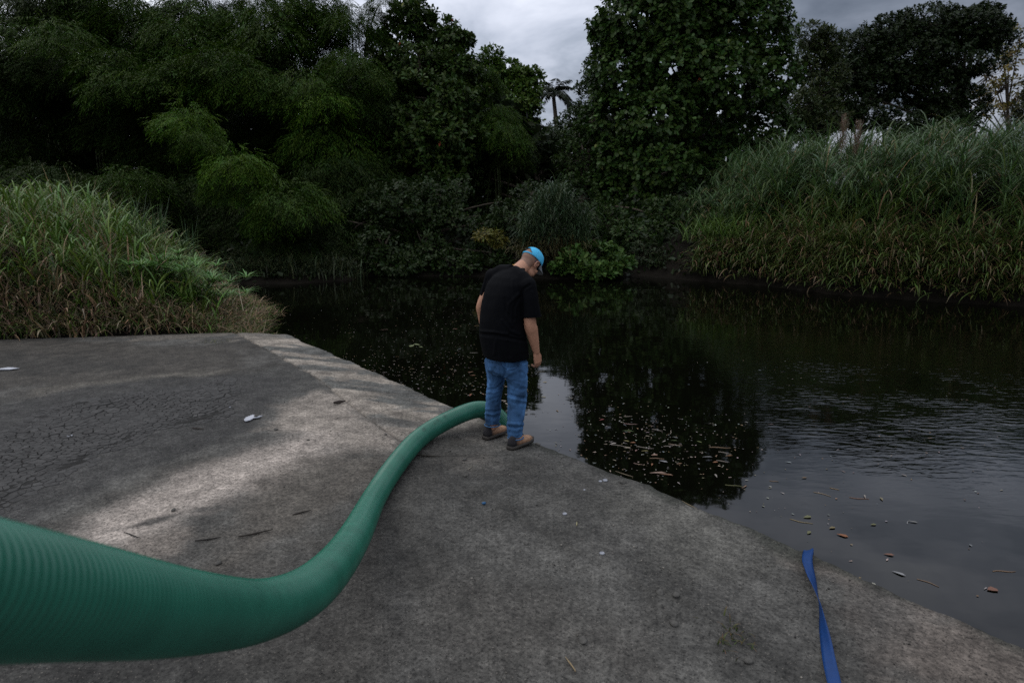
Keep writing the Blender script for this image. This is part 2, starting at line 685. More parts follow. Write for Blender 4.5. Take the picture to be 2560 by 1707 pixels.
def concrete_color(P):
    """stain map of the slab: dry pale concrete, damp grey film, brown silt"""
    n1 = fbm(P * 1.1 + 5, 5) - 0.5
    n2 = fbm(P * 3.6 + 9, 3) - 0.5
    n3 = fbm(P * 8.5 + 3, 2) - 0.5
    nd = n1 * 0.9 + n2 * 0.5 + n3 * 0.25
    base = np.array([0.068, 0.0655, 0.061])
    col = np.repeat(base[None], len(P), 0) * (1 + nd[:, None] * 1.5)

    def blend(mask, c):
        nonlocal col
        c = np.asarray(c)
        col = col * (1 - mask[:, None]) + c * mask[:, None]

    def zone(pts, soft, amp, c, strength=1.0):
        sd = poly_sd(P, vw(pts)) + nd * amp
        blend(smooth(soft, -soft, sd) * strength, np.asarray(c) * (1 + (n2 * 0.5 + n3 * 0.5)[:, None]))
    # brown silt along the top left
    zone([(-400, 800), (0, 785), (560, 790), (640, 830), (450, 870), (200, 900), (-400, 930)], 0.35, 1.0, (0.056, 0.05, 0.043), .9)
    zone([(-400, 830), (0, 815), (350, 830), (300, 860), (-400, 880)], 0.2, 1.0, (0.034, 0.032, 0.029), .7)
    zone([(60, 890), (300, 868), (520, 850), (440, 872), (220, 900), (60, 920)], 0.12, 0.6, (0.11, 0.10, 0.086), .8)
    # grey silt film around the cracked mud
    zone([(-500, 1250), (-200, 990), (0, 930), (200, 885), (430, 870), (600, 860), (690, 890), (640, 910), (585, 985),
          (470, 1030), (330, 1090), (180, 1160), (60, 1240)], 0.14, 0.5, (0.048, 0.0465, 0.045), .92)
    # damp brown ground between mud and pale band
    zone([(-100, 1330), (60, 1215), (300, 1090), (480, 1030), (560, 1045), (400, 1110), (250, 1180), (100, 1260)], 0.12, 0.4,
         (0.068, 0.063, 0.056), .8)
    # edge strip: pale with grey smears
    ab = (P - A_) @ INV2.T
    a, b = ab[:, 0], ab[:, 1]
    w = strip_w(a)
    st = smooth(0.04, -0.02, b - w + n3 * .12) * smooth(STRIP_END + .2, STRIP_END - 1.5, a + n1 * 2)
    u = np.stack([a * 2.6 + b * 1.2, b * 0.9 - a * .2], -1)
    smear = smooth(0.42, 0.60, fbm(u + 4.4, 5) + n3 * 0.25)
    blend(st, np.array([0.28, 0.245, 0.21]) * (1 + (n2 + n3)[:, None] * 0.9))
    blend(st * smear * .95, np.array([0.085, 0.086, 0.082]) * (1 + n3[:, None]))
    far_strip = smooth(0.65, 0.35, a + n2 * 1.2) * smooth(-.1, .3, b) * smooth(3.4, 2.4, b)
    blend(far_strip * .7, np.array([0.16, 0.142, 0.122]))
    # pale dry areas
    zone([(588, 990), (640, 930), (735, 893), (790, 905), (845, 960), (925, 1012), (905, 1035), (790, 1025), (700, 1005)], 0.12, 0.5,
         (0.27, 0.235, 0.205), .95)
    zone([(150, 1262), (190, 1190), (330, 1122), (560, 1035), (700, 985), (770, 1000), (735, 1045), (560, 1125), (400, 1190), (300, 1262)],
         0.22, 0.5, (0.36, 0.312, 0.278), .97)
    zone([(250, 1300), (300, 1240), (430, 1215), (420, 1260), (330, 1310)], 0.08, 0.3, (0.18, 0.155, 0.135), .8)
    zone([(430, 1330), (560, 1160), (720, 1060), (880, 1050), (760, 1200), (620, 1300)], 0.2, 0.7, (0.11, 0.097, 0.083), .75)
    # dark smear inside the pale band
    sd = line_dist(P, vw([(215, 1228), (290, 1214), (380, 1190), (450, 1172), (505, 1162)])) + n2 * 0.10 + n3 * 0.08
    blend(smooth(0.06, 0.0, sd) * .85, (0.055, 0.053, 0.05))
    # pinkish bare patches near the strap and bottom
    zone([(1890, 1300), (1990, 1290), (2200, 1400), (2352, 1500), (2352, 1568), (2100, 1568), (2000, 1450)], 0.2, 1.1, (0.15, 0.126, 0.11), .85)
    zone([(1930, 1340), (2050, 1330), (2120, 1420), (2010, 1480)], 0.15, 0.4, (0.075, 0.072, 0.068), .75)
    zone([(1450, 1120), (1600, 1160), (1780, 1250), (1700, 1330), (1560, 1290), (1430, 1190)], 0.25, 0.7, (0.125, 0.12, 0.108), .7)
    zone([(760, 1420), (1100, 1290), (1500, 1420), (1560, 1600), (700, 1600)], 0.3, 0.8, (0.085, 0.078, 0.07), .5)
    # dirt along the hose with its contact shadow painted in, dirt behind the shoes
    sd = line_dist(P, vw([(1120, 985), (1010, 1030), (930, 1130), (860, 1260), (760, 1400), (600, 1500)])) + n2 * 0.25
    blend(smooth(0.30, 0.02, sd) * .6, (0.045, 0.042, 0.038))
    sd = line_dist(P, vw([(1100, 1130), (1200, 1190), (1330, 1280), (1450, 1340), (1560, 1390), (1680, 1450)])) + n2 * 0.35
    blend(smooth(0.16, 0.0, sd) * .5, (0.04, 0.038, 0.034))
    # damp stained lip along the water
    lip = smooth(0.20, 0.02, b + n2 * 0.4) * smooth(2.5, 5.0, a)
    blend(lip * .8, np.array([0.035, 0.037, 0.03]))
    return np.clip(col * np.array([0.97, 0.965, 0.925]), 0.015, 0.5)


def concrete_z(P, a, b):
    z = (fbm(P * 2.2, 3) - 0.5) * 0.018 + (fbm(P * 8.0, 2) - 0.5) * 0.008
    w = strip_w(a)
    z = z - 0.05 * smooth(w, 0, b) * smooth(STRIP_END + 1.4, STRIP_END - .6, a)                      # strip falls a little to the water
    groove = np.exp(-((b - w) / 0.028) ** 2) * smooth(STRIP_END, STRIP_END - .5, a)
    z = z - groove * 0.018
    lump = line_dist(P, vw([(1100, 1130), (1200, 1190), (1330, 1280), (1450, 1340), (1560, 1390), (1680, 1450)]))
    z = z + 0.016 * np.exp(-((lump - 0.05) / 0.07) ** 2) * smooth(.45, .65, fbm(P * 5, 3)) * 1.5
    z = z - 0.03 * smooth(0.07, 0.0, b + (fbm(P * 6, 3) - .5) * .12)      # worn rounded lip
    return z




def build_concrete():
    a = np.concatenate([np.linspace(0, 12.2, 430), np.linspace(12.3, 22, 60)])
    b = np.concatenate([np.linspace(0, 4.5, 210), np.linspace(4.53, 9, 130), np.linspace(9.1, 18, 40)])
    Ag, Bg = np.meshgrid(a, b, indexing='ij')
    # follow the strip joint with a grid line: snap the nearest b to it
    w = strip_w(a)
    for i in range(len(a)):
        if a[i] < STRIP_END:
            j = int(np.argmin(np.abs(b - w[i])))
            Bg[i, j] = w[i]
    P = A_ + Ag[..., None] * eE + Bg[..., None] * eF
    P2 = P.reshape(-1, 2)
    # chipped outer edge
    chip = (fbm(np.stack([a * 3.1, a * 0 + 1], -1), 5) - 0.5) * 0.10 + (fbm(np.stack([a * 19, a * 0 + 5], -1), 3) - 0.5) * 0.035
    fall = np.exp(-Bg / 0.06)
    perp = np.array([-eE[1], eE[0]])
    if perp @ eF < 0:
        perp = -perp
    P = P + (np.clip(chip + .015, -.01, .09)[:, None] * fall)[..., None] * perp
    Pf = P.reshape(-1, 2)
    Z = concrete_z(Pf, Ag.reshape(-1), Bg.reshape(-1))
    C = concrete_color(Pf)
    V = np.concatenate([Pf, Z[:, None]], 1)
    na, nb = Ag.shape
    idx = np.arange(na * nb).reshape(na, nb)
    Q = np.stack([idx[:-1, :-1], idx[:-1, 1:], idx[1:, 1:], idx[1:, :-1]], -1).reshape(-1, 4)
    am = (Ag[:-1, :-1] + Ag[1:, 1:]).reshape(-1) / 2
    bm_ = (Bg[:-1, :-1] + Bg[1:, 1:]).reshape(-1) / 2
    strip = (bm_ < strip_w(am)) & (am < STRIP_END - .05)
    jl = J_A + J_K * bm_
    s1 = strip & (am < jl)
    s2 = strip & (am >= jl)

    def piece(name, sel, parent, shrink=None):
        q = Q[sel]
        used, inv = np.unique(q, return_inverse=True)
        v, c, q = V[used].copy(), C[used], inv.reshape(-1, 4)
        # boundary loop -> skirt
        e = np.concatenate([q[:, [0, 1]], q[:, [1, 2]], q[:, [2, 3]], q[:, [3, 0]]])
        key = np.sort(e, 1)
        _, ii, cnt = np.unique(key[:, 0].astype(np.int64) * 10 ** 7 + key[:, 1], return_index=True, return_counts=True)
        be = e[ii[cnt == 1]]
        bv = np.unique(be)
        v[bv, 2] -= 0.004
        lut = np.full(len(v), -1)
        lut[bv] = np.arange(len(bv)) + len(v)
        low = v[bv].copy()
        low[:, 2] = -0.9
        sk = np.stack([be[:, 1], be[:, 0], lut[be[:, 0]], lut[be[:, 1]]], 1)
        o = mesh_np(name, np.concatenate([v, low]), [q, sk], M['concrete'], None,
                    np.concatenate([c, np.tile([0.05, 0.05, 0.042], (len(low), 1))]), True)
        if parent:
            o.parent = parent
        return o
    root = piece('concrete_pavement', ~strip, None)
    tag(root, 'weathered grey concrete landing sloping to the river', 'pavement', kind='structure')
    piece('edge_slab', s1, root)
    piece('edge_slab', s2, root)
    return V, Ag, Bg


build_concrete()


def cz(P):
    """height of the concrete at plan points"""
    P = np.atleast_2d(P)
    ab = (P - A_) @ INV2.T
    return concrete_z(P, ab[:, 0], ab[:, 1])


# ------------------------------------------------------------------ cracked mud
def build_mud():
    c = np.array([(-700, 800), (0, 690), (250, 575), (600, 490), (1000, 435), (1330, 405), (1450, 440), (1420, 530), (1385, 600),
                  (1130, 662), (880, 715), (830, 780), (560, 870), (330, 970), (210, 1040), (90, 1180), (0, 1240), (-450, 1420)], float)
    pl = c / 2.352 + np.array([0, 780])
    poly = G(pl[:, 0], pl[:, 1])[:, :2]
    m_base = mat('damp_silt', (0.024, 0.023, 0.021), 0.9, 0.2, noise=(12, 0.6, 1.3), bump=(30, 0.5, 0.01))
    m_pl = mat('dried_mud', (1, 1, 1), 0.9, 0.15, tint=True, noise=(20, 0.75, 1.2), bump=(50, 0.5, 0.006))
    lo, hi = poly.min(0), poly.max(0)
    # thin silt sheet
    gx = np.arange(lo[0] - .3, hi[0] + .3, 0.05)
    gy = np.arange(lo[1] - .3, hi[1] + .3, 0.05)
    X, Y = np.meshgrid(gx, gy)
    P = np.stack([X, Y], -1).reshape(-1, 2)
    sd = poly_sd(P, poly) + (fbm(P * 4, 4) - .5) * 0.3
    Z = cz(P) + 0.006 - 0.03 * smooth(-0.16, -0.05, sd)
    idx = np.arange(len(P)).reshape(X.shape)
    Q = np.stack([idx[:-1, :-1], idx[:-1, 1:], idx[1:, 1:], idx[1:, :-1]], -1).reshape(-1, 4)
    Q = Q[(sd[Q] < 0.12).all(1)]
    base = mesh_np('mud_patch', np.concatenate([P, Z[:, None]], 1), Q, m_base, None, None, True)
    tag(base, 'dried cracked dark mud lying on the concrete', 'mud', kind='structure')
    # plates: jittered cells, larger towards the wet lower-left side
    pts = []
    lim = 0
    y = lo[1]
    while y < hi[1]:
        x = lo[0]
        s = 0.055
        while x < hi[0]:
            pts.append((x + random.uniform(-.5, .5) * s, y + random.uniform(-.5, .5) * s))
            x += s
        y += s * .9
    pts = np.array(pts)
    # thin out at random so plate sizes differ
    n = fbm(pts * 1.6 + 3, 3)
    pts = pts[rng.random(len(pts)) > 0.28 + 0.9 * (n - .5)]
    pts = pts[poly_sd(pts, poly) < 0.15]
    sd = poly_sd(pts, poly) + (fbm(pts * 4, 4) - .5) * 0.3
    out = []
    for k, p in enumerate(pts):
        if sd[k] > -0.01:
            continue
        dd = np.hypot(*(pts - p).T)
        nb = np.argsort(dd)[1:22]
        r = 0.13
        cell = [(p[0] + r * math.cos(t), p[1] + r * math.sin(t)) for t in np.linspace(0, 2 * np.pi, 9)[:-1]]
        cell = np.array(cell)
        for j in nb:
            q = pts[j]
            mid, nv = (p + q) / 2, q - p
            s = (cell - mid) @ nv
            if (s <= 0).all():
                continue
            new = []
            for i in range(len(cell)):
                a, b, sa, sb = cell[i], cell[(i + 1) % len(cell)], s[i], s[(i + 1) % len(cell)]
                if sa <= 0:
                    new.append(a)
                if (sa <= 0) != (sb <= 0):
                    new.append(a + (b - a) * sa / (sa - sb))
            cell = np.array(new)
            if len(cell) < 3:
                break
        if len(cell) >= 3:
            out.append((p, cell))
    out.sort(key=lambda t: t[0][1] + abs(t[0][0]) * .15)
    big = Geo()
    bigc = []
    cnt = 0
    for p, cell in out:
        ctr = cell.mean(0)
        gv = float(fbm(ctr[None] * 2.2 + 8, 3)[0])
        gap = min(.985, max(.74, 1.0 - .30 * (gv - .25) * random.uniform(.5, 1.4)))
        m = len(cell)
        z0 = float(cz(ctr[None])[0])
        curl = random.uniform(0.003, 0.008)
        tilt = np.array([random.uniform(-.05, .05), random.uniform(-.05, .05)])
        o1 = ctr + (cell - ctr) * gap
        # break the straight edges
        mid = (o1 + np.roll(o1, -1, 0)) / 2
        mid = ctr + (mid - ctr) * (1 + rng.uniform(-.12, .06, (m, 1)))
        o2 = np.empty((2 * m, 2))
        o2[0::2], o2[1::2] = o1, mid
        o3 = ctr + (o2 - ctr) * 0.8
        hz = lambda q, h: np.concatenate([q, (z0 + h + (q - ctr) @ tilt)[:, None]], 1)
        kz = float(np.clip(-(poly_sd(ctr[None], poly)[0]) / .3, .25, 1))
        V = np.concatenate([hz(o2, -0.004), hz(o2, (0.008 + curl) * kz), hz(o3, (0.010 + curl * .5) * kz), hz(ctr[None], 0.009 * kz)])
        k = 2 * m
        i = np.arange(k)
        j = (i + 1) % k
        Q = np.concatenate([np.stack([i, j, k + j, k + i], 1), np.stack([k + i, k + j, 2 * k + j, 2 * k + i], 1)])
        T = np.stack([2 * k + i, 2 * k + j, np.full(k, 3 * k)], 1)
        col = np.array([0.066, 0.064, 0.061]) * random.uniform(0.82, 1.15)
        if cnt < 300 and p[1] > 2:
            px, py = project(np.array([p[0], p[1], 0]))
            if -60 < px:
                mesh_np('mud_plate', V, [Q, T], m_pl, base, col)
                cnt += 1
                continue
        big.add(V, Q, T)
        bigc.append(np.tile(col, (len(V), 1)))
    if big.n:
        o = big.build('mud_crust', m_pl, base, False, np.concatenate(bigc))
        o['kind'] = 'stuff'


build_mud()

# ------------------------------------------------------------------ foliage builders
def unit(v):
    return v / (np.linalg.norm(v, axis=-1, keepdims=True) + 1e-9)


def rand_dir(n):
    return unit(rng.normal(size=(n, 3)))


def leaf_mesh(C, D, Nn, L, Wd, col, shape='oval'):
    """one small folded leaf per row; returns V, faces, tint"""
    n = len(C)
    D = unit(D)
    S = unit(np.cross(D, Nn))
    Nn = unit(np.cross(S, D))
    L, Wd = np.asarray(L).reshape(-1, 1), np.asarray(Wd).reshape(-1, 1)
    if shape == 'oval':
        prof = [(0, 0, 0), (0.38, -.36, .10), (0.74, -.5, .12), (1.0, 0, -.05), (0.74, .5, .12), (0.38, .36, .10)]
        q = np.array([[0, 3, 2, 1], [0, 5, 4, 3]])
    elif shape == 'lance':
        prof = [(0, 0, 0), (0.42, -.5, .08), (1.0, 0, -.35), (0.42, .5, .08)]
        q = np.array([[0, 3, 2, 1]])
    V = np.stack([C + D * L * a + S * Wd * b + Nn * (Wd * c) for a, b, c in prof], 1)
    k = len(prof)
    Q = (np.arange(n)[:, None, None] * k + q[None]).reshape(-1, 4)
    return V.reshape(-1, 3), Q, np.repeat(col, k, 0)


def blades(base, az, length, th0, th1, width, col, seg=5, twist=0.0, col_tip=None):
    """arching grass blades: angle from vertical goes th0 -> th1 along the blade"""
    n = len(base)
    h = np.stack([np.cos(az), np.sin(az), np.zeros(n)], 1)
    side = np.stack([-np.sin(az), np.cos(az), np.zeros(n)], 1)
    p = base.astype(float).copy()
    Vs, Cs = [], []
    for s in range(seg + 1):
        t = s / seg
        th = th0 + (th1 - th0) * t ** 1.3
        if s:
            tm = (s - .5) / seg
            thm = th0 + (th1 - th0) * tm ** 1.3
            p = p + (h * np.sin(thm)[:, None] + np.array([0, 0, 1.0]) * np.cos(thm)[:, None]) * (length / seg)[:, None]
        wd = width * (0.55 + 1.1 * t if t < .4 else 1.0) * (1 - t ** 2.2) + 0.001
        Vs += [p - side * wd[:, None] / 2, p + side * wd[:, None] / 2]
        c = col if col_tip is None else col * (1 - t ** 2) + col_tip * t ** 2
        Cs += [c, c]
    k = 2 * (seg + 1)
    V = np.stack(Vs, 1).reshape(-1, 3)
    C = np.stack(Cs, 1).reshape(-1, 3)
    q = np.array([[2 * s, 2 * s + 1, 2 * s + 3, 2 * s + 2] for s in range(seg)])
    Q = (np.arange(n)[:, None, None] * k + q[None]).reshape(-1, 4)
    return V, Q, C


class Cloud:
    def __init__(s):
        s.V, s.Q, s.C, s.n = [], [], [], 0

    def add(s, V, Q, C):
        s.V.append(V)
        s.Q.append(Q + s.n)
        s.C.append(C)
        s.n += len(V)

    def build(s, name, m, parent=None, smooth_shade=False):
        return mesh_np(name, np.concatenate(s.V), np.concatenate(s.Q), m, parent, np.concatenate(s.C), smooth_shade)


def vary(base, n, dv=0.35, dh=0.18):
    c = np.tile(np.asarray(base, float), (n, 1))
    c *= rng.uniform(1 - dv, 1 + dv, (n, 1))
    c[:, 0] *= rng.uniform(1 - dh, 1 + dh * 1.6, n)
    c[:, 2] *= rng.uniform(1 - dh, 1 + dh, n)
    return c


# ---- bamboo plume (unit radius), four variants shared by all plumes
def plume_mesh(seed, n_spray=820, per=10, leaf=0.148, drop=0.55, col=(0.030, 0.064, 0.006)):
    global rng
    keep_rng = rng
    rng = np.random.default_rng(seed)
    d = rand_dir(n_spray)
    d[:, 2] = np.abs(d[:, 2]) * 1.15 - 0.42
    d = unit(d)
    lump = 0.35 + 1.15 * fbm(d * 2.0 + seed, 3)
    r = rng.uniform(0.55, 1.0, (n_spray, 1)) ** 0.6 * lump[:, None]
    P = d * r * np.array([1, 1, 0.82])
    cl = fbm(P * 3.1 + seed * 3.3, 3)
    ok = cl > 0.40
    P, d = P[ok], d[ok]
    n = len(P)
    ax = unit(d * np.array([1, 1, .4]) + rand_dir(n) * 0.45 + np.array([0, 0, -drop]))
    side = unit(np.cross(ax, np.array([0, 0, 1.0])) + rand_dir(n) * .2)
    cloud = Cloud()
    spray_col = vary(col, n, 0.3, 0.2)
    for k in range(per):
        t = (k + .5) / per
        c = P + ax * (t * 0.42) + np.array([0, 0, -0.16]) * t * t
        sg = 1 if k % 2 else -1
        dd = unit(ax * 0.9 + side * sg * 0.75 + np.array([0, 0, -.35]) + rand_dir(n) * .35)
        nn = unit(np.array([0, 0, 1.0]) + rand_dir(n) * .45)
        L = leaf * rng.uniform(.7, 1.25, n)
        cloud.add(*leaf_mesh(c, dd, nn, L, L * 0.17, spray_col * rng.uniform(.8, 1.25, (n, 1)), 'lance'))
    o = cloud.build('leaf_plume', M['leaf_fine'])
    me = o.data
    bpy.data.objects.remove(o)
    rng = keep_rng
    return me


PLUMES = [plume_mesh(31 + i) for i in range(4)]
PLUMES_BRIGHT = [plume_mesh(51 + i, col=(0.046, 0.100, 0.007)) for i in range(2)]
PLUMES_DARK = [plume_mesh(61 + i, col=(0.016, 0.032, 0.005), leaf=.13) for i in range(2)]  # darker copy of the same leaf, shade of inner plumes put into the colour


def put_plume(parent, px, py, rpx, Y, me, squash=1.0):
    r = rpx * Y / FPX
    c = U(px, py, Y)
    o = bpy.data.objects.new('leaf_plume', me)
    COL.objects.link(o)
    o.parent = parent
    o.location = Vector(c) - parent.location
    o.rotation_euler = (random.uniform(-.2, .2), random.uniform(-.2, .2), random.uniform(0, 6.28))
    s = r * 1.15
    o.scale = (s, s, s * squash)
    return c, r


def bamboo(label, base_px, base_Y, plumes, name='bamboo_clump'):
    b = U(base_px, 690, base_Y)
    b[2] = float(ground_z(b[None, :2])[0]) - 0.1
    root = empty(name, b, label, 'bamboo', 'bamboo clumps on the far bank')
    for (px, py, rp, Y, kind) in plumes:
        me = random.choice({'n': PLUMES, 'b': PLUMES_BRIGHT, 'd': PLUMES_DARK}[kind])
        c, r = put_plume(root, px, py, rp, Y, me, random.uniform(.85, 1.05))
        g = Geo()
        st = b + np.array([random.uniform(-.6, .6), 4.5 + random.uniform(-.6, .6), 0])
        st[2] = float(ground_z(st[None, :2])[0]) - .1
        t = np.linspace(0, 1, 8)[:, None]
        ctl = st + (c - st) * np.array([.3, .1, 1.05])
        path = (1 - t) ** 2 * st + 2 * t * (1 - t) * ctl + t * t * (c + np.array([0, 0, r * .2]))
        g.tube(path, np.linspace(0.05, 0.015, 8), 6)
        g.build('culm', M['culm'], root)
    return root


def build_bamboo():
    B = 30
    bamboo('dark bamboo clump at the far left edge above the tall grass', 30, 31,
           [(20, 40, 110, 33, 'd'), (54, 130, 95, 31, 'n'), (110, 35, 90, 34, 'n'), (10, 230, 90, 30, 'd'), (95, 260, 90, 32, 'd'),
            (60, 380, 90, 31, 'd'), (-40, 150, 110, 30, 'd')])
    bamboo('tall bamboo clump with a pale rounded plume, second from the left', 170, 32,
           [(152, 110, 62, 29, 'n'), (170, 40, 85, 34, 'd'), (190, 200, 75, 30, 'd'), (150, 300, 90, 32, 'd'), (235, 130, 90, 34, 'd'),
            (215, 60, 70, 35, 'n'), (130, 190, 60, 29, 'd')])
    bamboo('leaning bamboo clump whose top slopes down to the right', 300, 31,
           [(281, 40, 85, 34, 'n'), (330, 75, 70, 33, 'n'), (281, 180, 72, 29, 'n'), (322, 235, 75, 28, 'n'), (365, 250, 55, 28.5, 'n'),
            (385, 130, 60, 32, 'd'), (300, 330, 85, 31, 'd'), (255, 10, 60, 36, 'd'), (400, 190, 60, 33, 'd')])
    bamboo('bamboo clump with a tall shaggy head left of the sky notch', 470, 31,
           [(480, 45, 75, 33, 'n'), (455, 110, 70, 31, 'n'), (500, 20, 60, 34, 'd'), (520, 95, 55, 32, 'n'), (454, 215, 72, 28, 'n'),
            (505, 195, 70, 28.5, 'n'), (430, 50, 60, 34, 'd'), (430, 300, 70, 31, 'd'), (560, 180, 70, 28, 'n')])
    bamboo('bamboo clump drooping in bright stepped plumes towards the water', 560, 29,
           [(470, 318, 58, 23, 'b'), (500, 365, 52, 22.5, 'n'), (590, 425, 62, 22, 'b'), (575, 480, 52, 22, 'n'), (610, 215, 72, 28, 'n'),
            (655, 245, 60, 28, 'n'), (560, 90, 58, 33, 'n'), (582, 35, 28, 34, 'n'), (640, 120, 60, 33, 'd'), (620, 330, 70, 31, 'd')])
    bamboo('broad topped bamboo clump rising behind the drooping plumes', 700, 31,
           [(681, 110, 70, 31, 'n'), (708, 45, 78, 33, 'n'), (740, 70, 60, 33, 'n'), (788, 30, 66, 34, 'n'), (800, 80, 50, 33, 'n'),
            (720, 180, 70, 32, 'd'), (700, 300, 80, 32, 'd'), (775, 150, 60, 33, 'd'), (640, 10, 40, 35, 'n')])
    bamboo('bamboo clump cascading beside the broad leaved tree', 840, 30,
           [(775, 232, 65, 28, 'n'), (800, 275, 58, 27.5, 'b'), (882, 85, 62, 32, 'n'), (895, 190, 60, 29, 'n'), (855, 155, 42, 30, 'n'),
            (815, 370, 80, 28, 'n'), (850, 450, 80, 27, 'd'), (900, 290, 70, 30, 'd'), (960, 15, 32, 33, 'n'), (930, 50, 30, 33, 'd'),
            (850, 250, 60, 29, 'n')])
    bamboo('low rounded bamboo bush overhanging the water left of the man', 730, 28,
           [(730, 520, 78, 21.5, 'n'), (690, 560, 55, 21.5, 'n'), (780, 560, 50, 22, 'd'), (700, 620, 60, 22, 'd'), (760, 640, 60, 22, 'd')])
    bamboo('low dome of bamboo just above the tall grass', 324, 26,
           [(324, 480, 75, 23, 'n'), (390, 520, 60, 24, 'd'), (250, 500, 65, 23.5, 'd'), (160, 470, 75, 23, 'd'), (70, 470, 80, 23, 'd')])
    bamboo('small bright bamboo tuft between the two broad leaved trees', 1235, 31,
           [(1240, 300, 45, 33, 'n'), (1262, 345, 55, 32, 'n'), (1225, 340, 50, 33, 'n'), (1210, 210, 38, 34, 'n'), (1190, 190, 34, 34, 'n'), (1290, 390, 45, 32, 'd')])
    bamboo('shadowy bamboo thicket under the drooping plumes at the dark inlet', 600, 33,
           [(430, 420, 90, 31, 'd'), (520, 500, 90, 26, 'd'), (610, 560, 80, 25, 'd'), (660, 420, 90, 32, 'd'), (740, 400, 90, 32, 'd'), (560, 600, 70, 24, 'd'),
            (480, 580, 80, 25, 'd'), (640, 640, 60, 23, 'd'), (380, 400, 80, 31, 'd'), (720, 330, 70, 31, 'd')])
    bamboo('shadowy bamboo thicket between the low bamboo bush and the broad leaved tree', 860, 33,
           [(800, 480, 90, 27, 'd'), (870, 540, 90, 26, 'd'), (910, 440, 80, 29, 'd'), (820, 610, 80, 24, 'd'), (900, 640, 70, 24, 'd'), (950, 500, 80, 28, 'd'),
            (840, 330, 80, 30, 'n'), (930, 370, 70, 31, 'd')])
    # the mass of leaves closing the gaps behind the clumps
    cl = Cloud()
    n = 74000
    px = rng.uniform(-350, 1960, n)
    py = rng.uniform(110, 700, n)
    Y = rng.uniform(36, 44, n)
    top = 90 + 120 * fbm(np.stack([px / 120, px * 0], -1), 3) + np.where(px > 1150, (px - 1150) * .9, 0) * (px < 1430) + np.where(px >= 1430, 150, 0) + np.where(px >= 1800, 120, 0)
    ok = py > top
    px, py, Y = px[ok], py[ok], Y[ok]
    n = len(px)
    P = U(px, py, Y)
    L = rng.uniform(.45, .85, n)
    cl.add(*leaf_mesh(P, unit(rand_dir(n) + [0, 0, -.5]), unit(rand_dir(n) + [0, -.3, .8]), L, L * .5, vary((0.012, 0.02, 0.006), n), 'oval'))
    o = cl.build('woodland', M['leaf_fine'])
    tag(o, 'dark woodland closing the view behind the bamboo', 'woodland', kind='stuff')


build_bamboo()


def build_undergrowth():
    n = 30000
    P = np.stack([rng.uniform(-26, 9, n), rng.uniform(19, 40, n)], 1)
    d = poly_sd(P, lake)
    P, d = P[d > .05], d[d > .05]
    n = len(P)
    Z = ground_z(P) + rng.random(n) ** 1.5 * np.minimum(1.3, .35 + d * .25)
    L = rng.uniform(.14, .32, n)
    cl = Cloud()
    cl.add(*leaf_mesh(np.concatenate([P, Z[:, None]], 1), unit(rand_dir(n) + [0, 0, -.2]), unit(rand_dir(n) + [0, -.2, .9]), L, L * .5, vary((.011, .021, .005), n), 'oval'))
    o = cl.build('undergrowth', M['leaf'])
    tag(o, 'dark low undergrowth on the far bank below the trees', 'undergrowth', kind='stuff')


build_undergrowth()


# ---- broad-leaved trees
def rosettes(P, ax, m, leaf, aspect, col, spread=1.1, dv=.3, droop=.25, scatter=.3):
    """m leaves round each shoot tip"""
    n = len(P)
    a1 = unit(np.cross(ax, rand_dir(n)))
    a2 = np.cross(ax, a1)
    cloud = Cloud()
    for k in range(m):
        ph = 2 * np.pi * (k / m) + rng.uniform(-.4, .4, n)
        tl = rng.uniform(.55, 1.0, n) * spread
        rad = a1 * np.cos(ph)[:, None] + a2 * np.sin(ph)[:, None]
        d = unit(ax * np.cos(tl)[:, None] + rad * np.sin(tl)[:, None] + np.array([0, 0, -droop]) + rand_dir(n) * scatter)
        nn = unit(ax * .8 + np.array([0, 0, .5]) + rand_dir(n) * .45)
        L = leaf * rng.uniform(.6, 1.2, n)
        off = rad * (leaf * .12) - ax * (leaf * rng.uniform(0, .8, (n, 1)))
        cloud.add(*leaf_mesh(P + off, d, nn, L, L * aspect, vary(col, n, dv), 'oval'))
    return np.concatenate(cloud.V), np.concatenate(cloud.Q), np.concatenate(cloud.C)


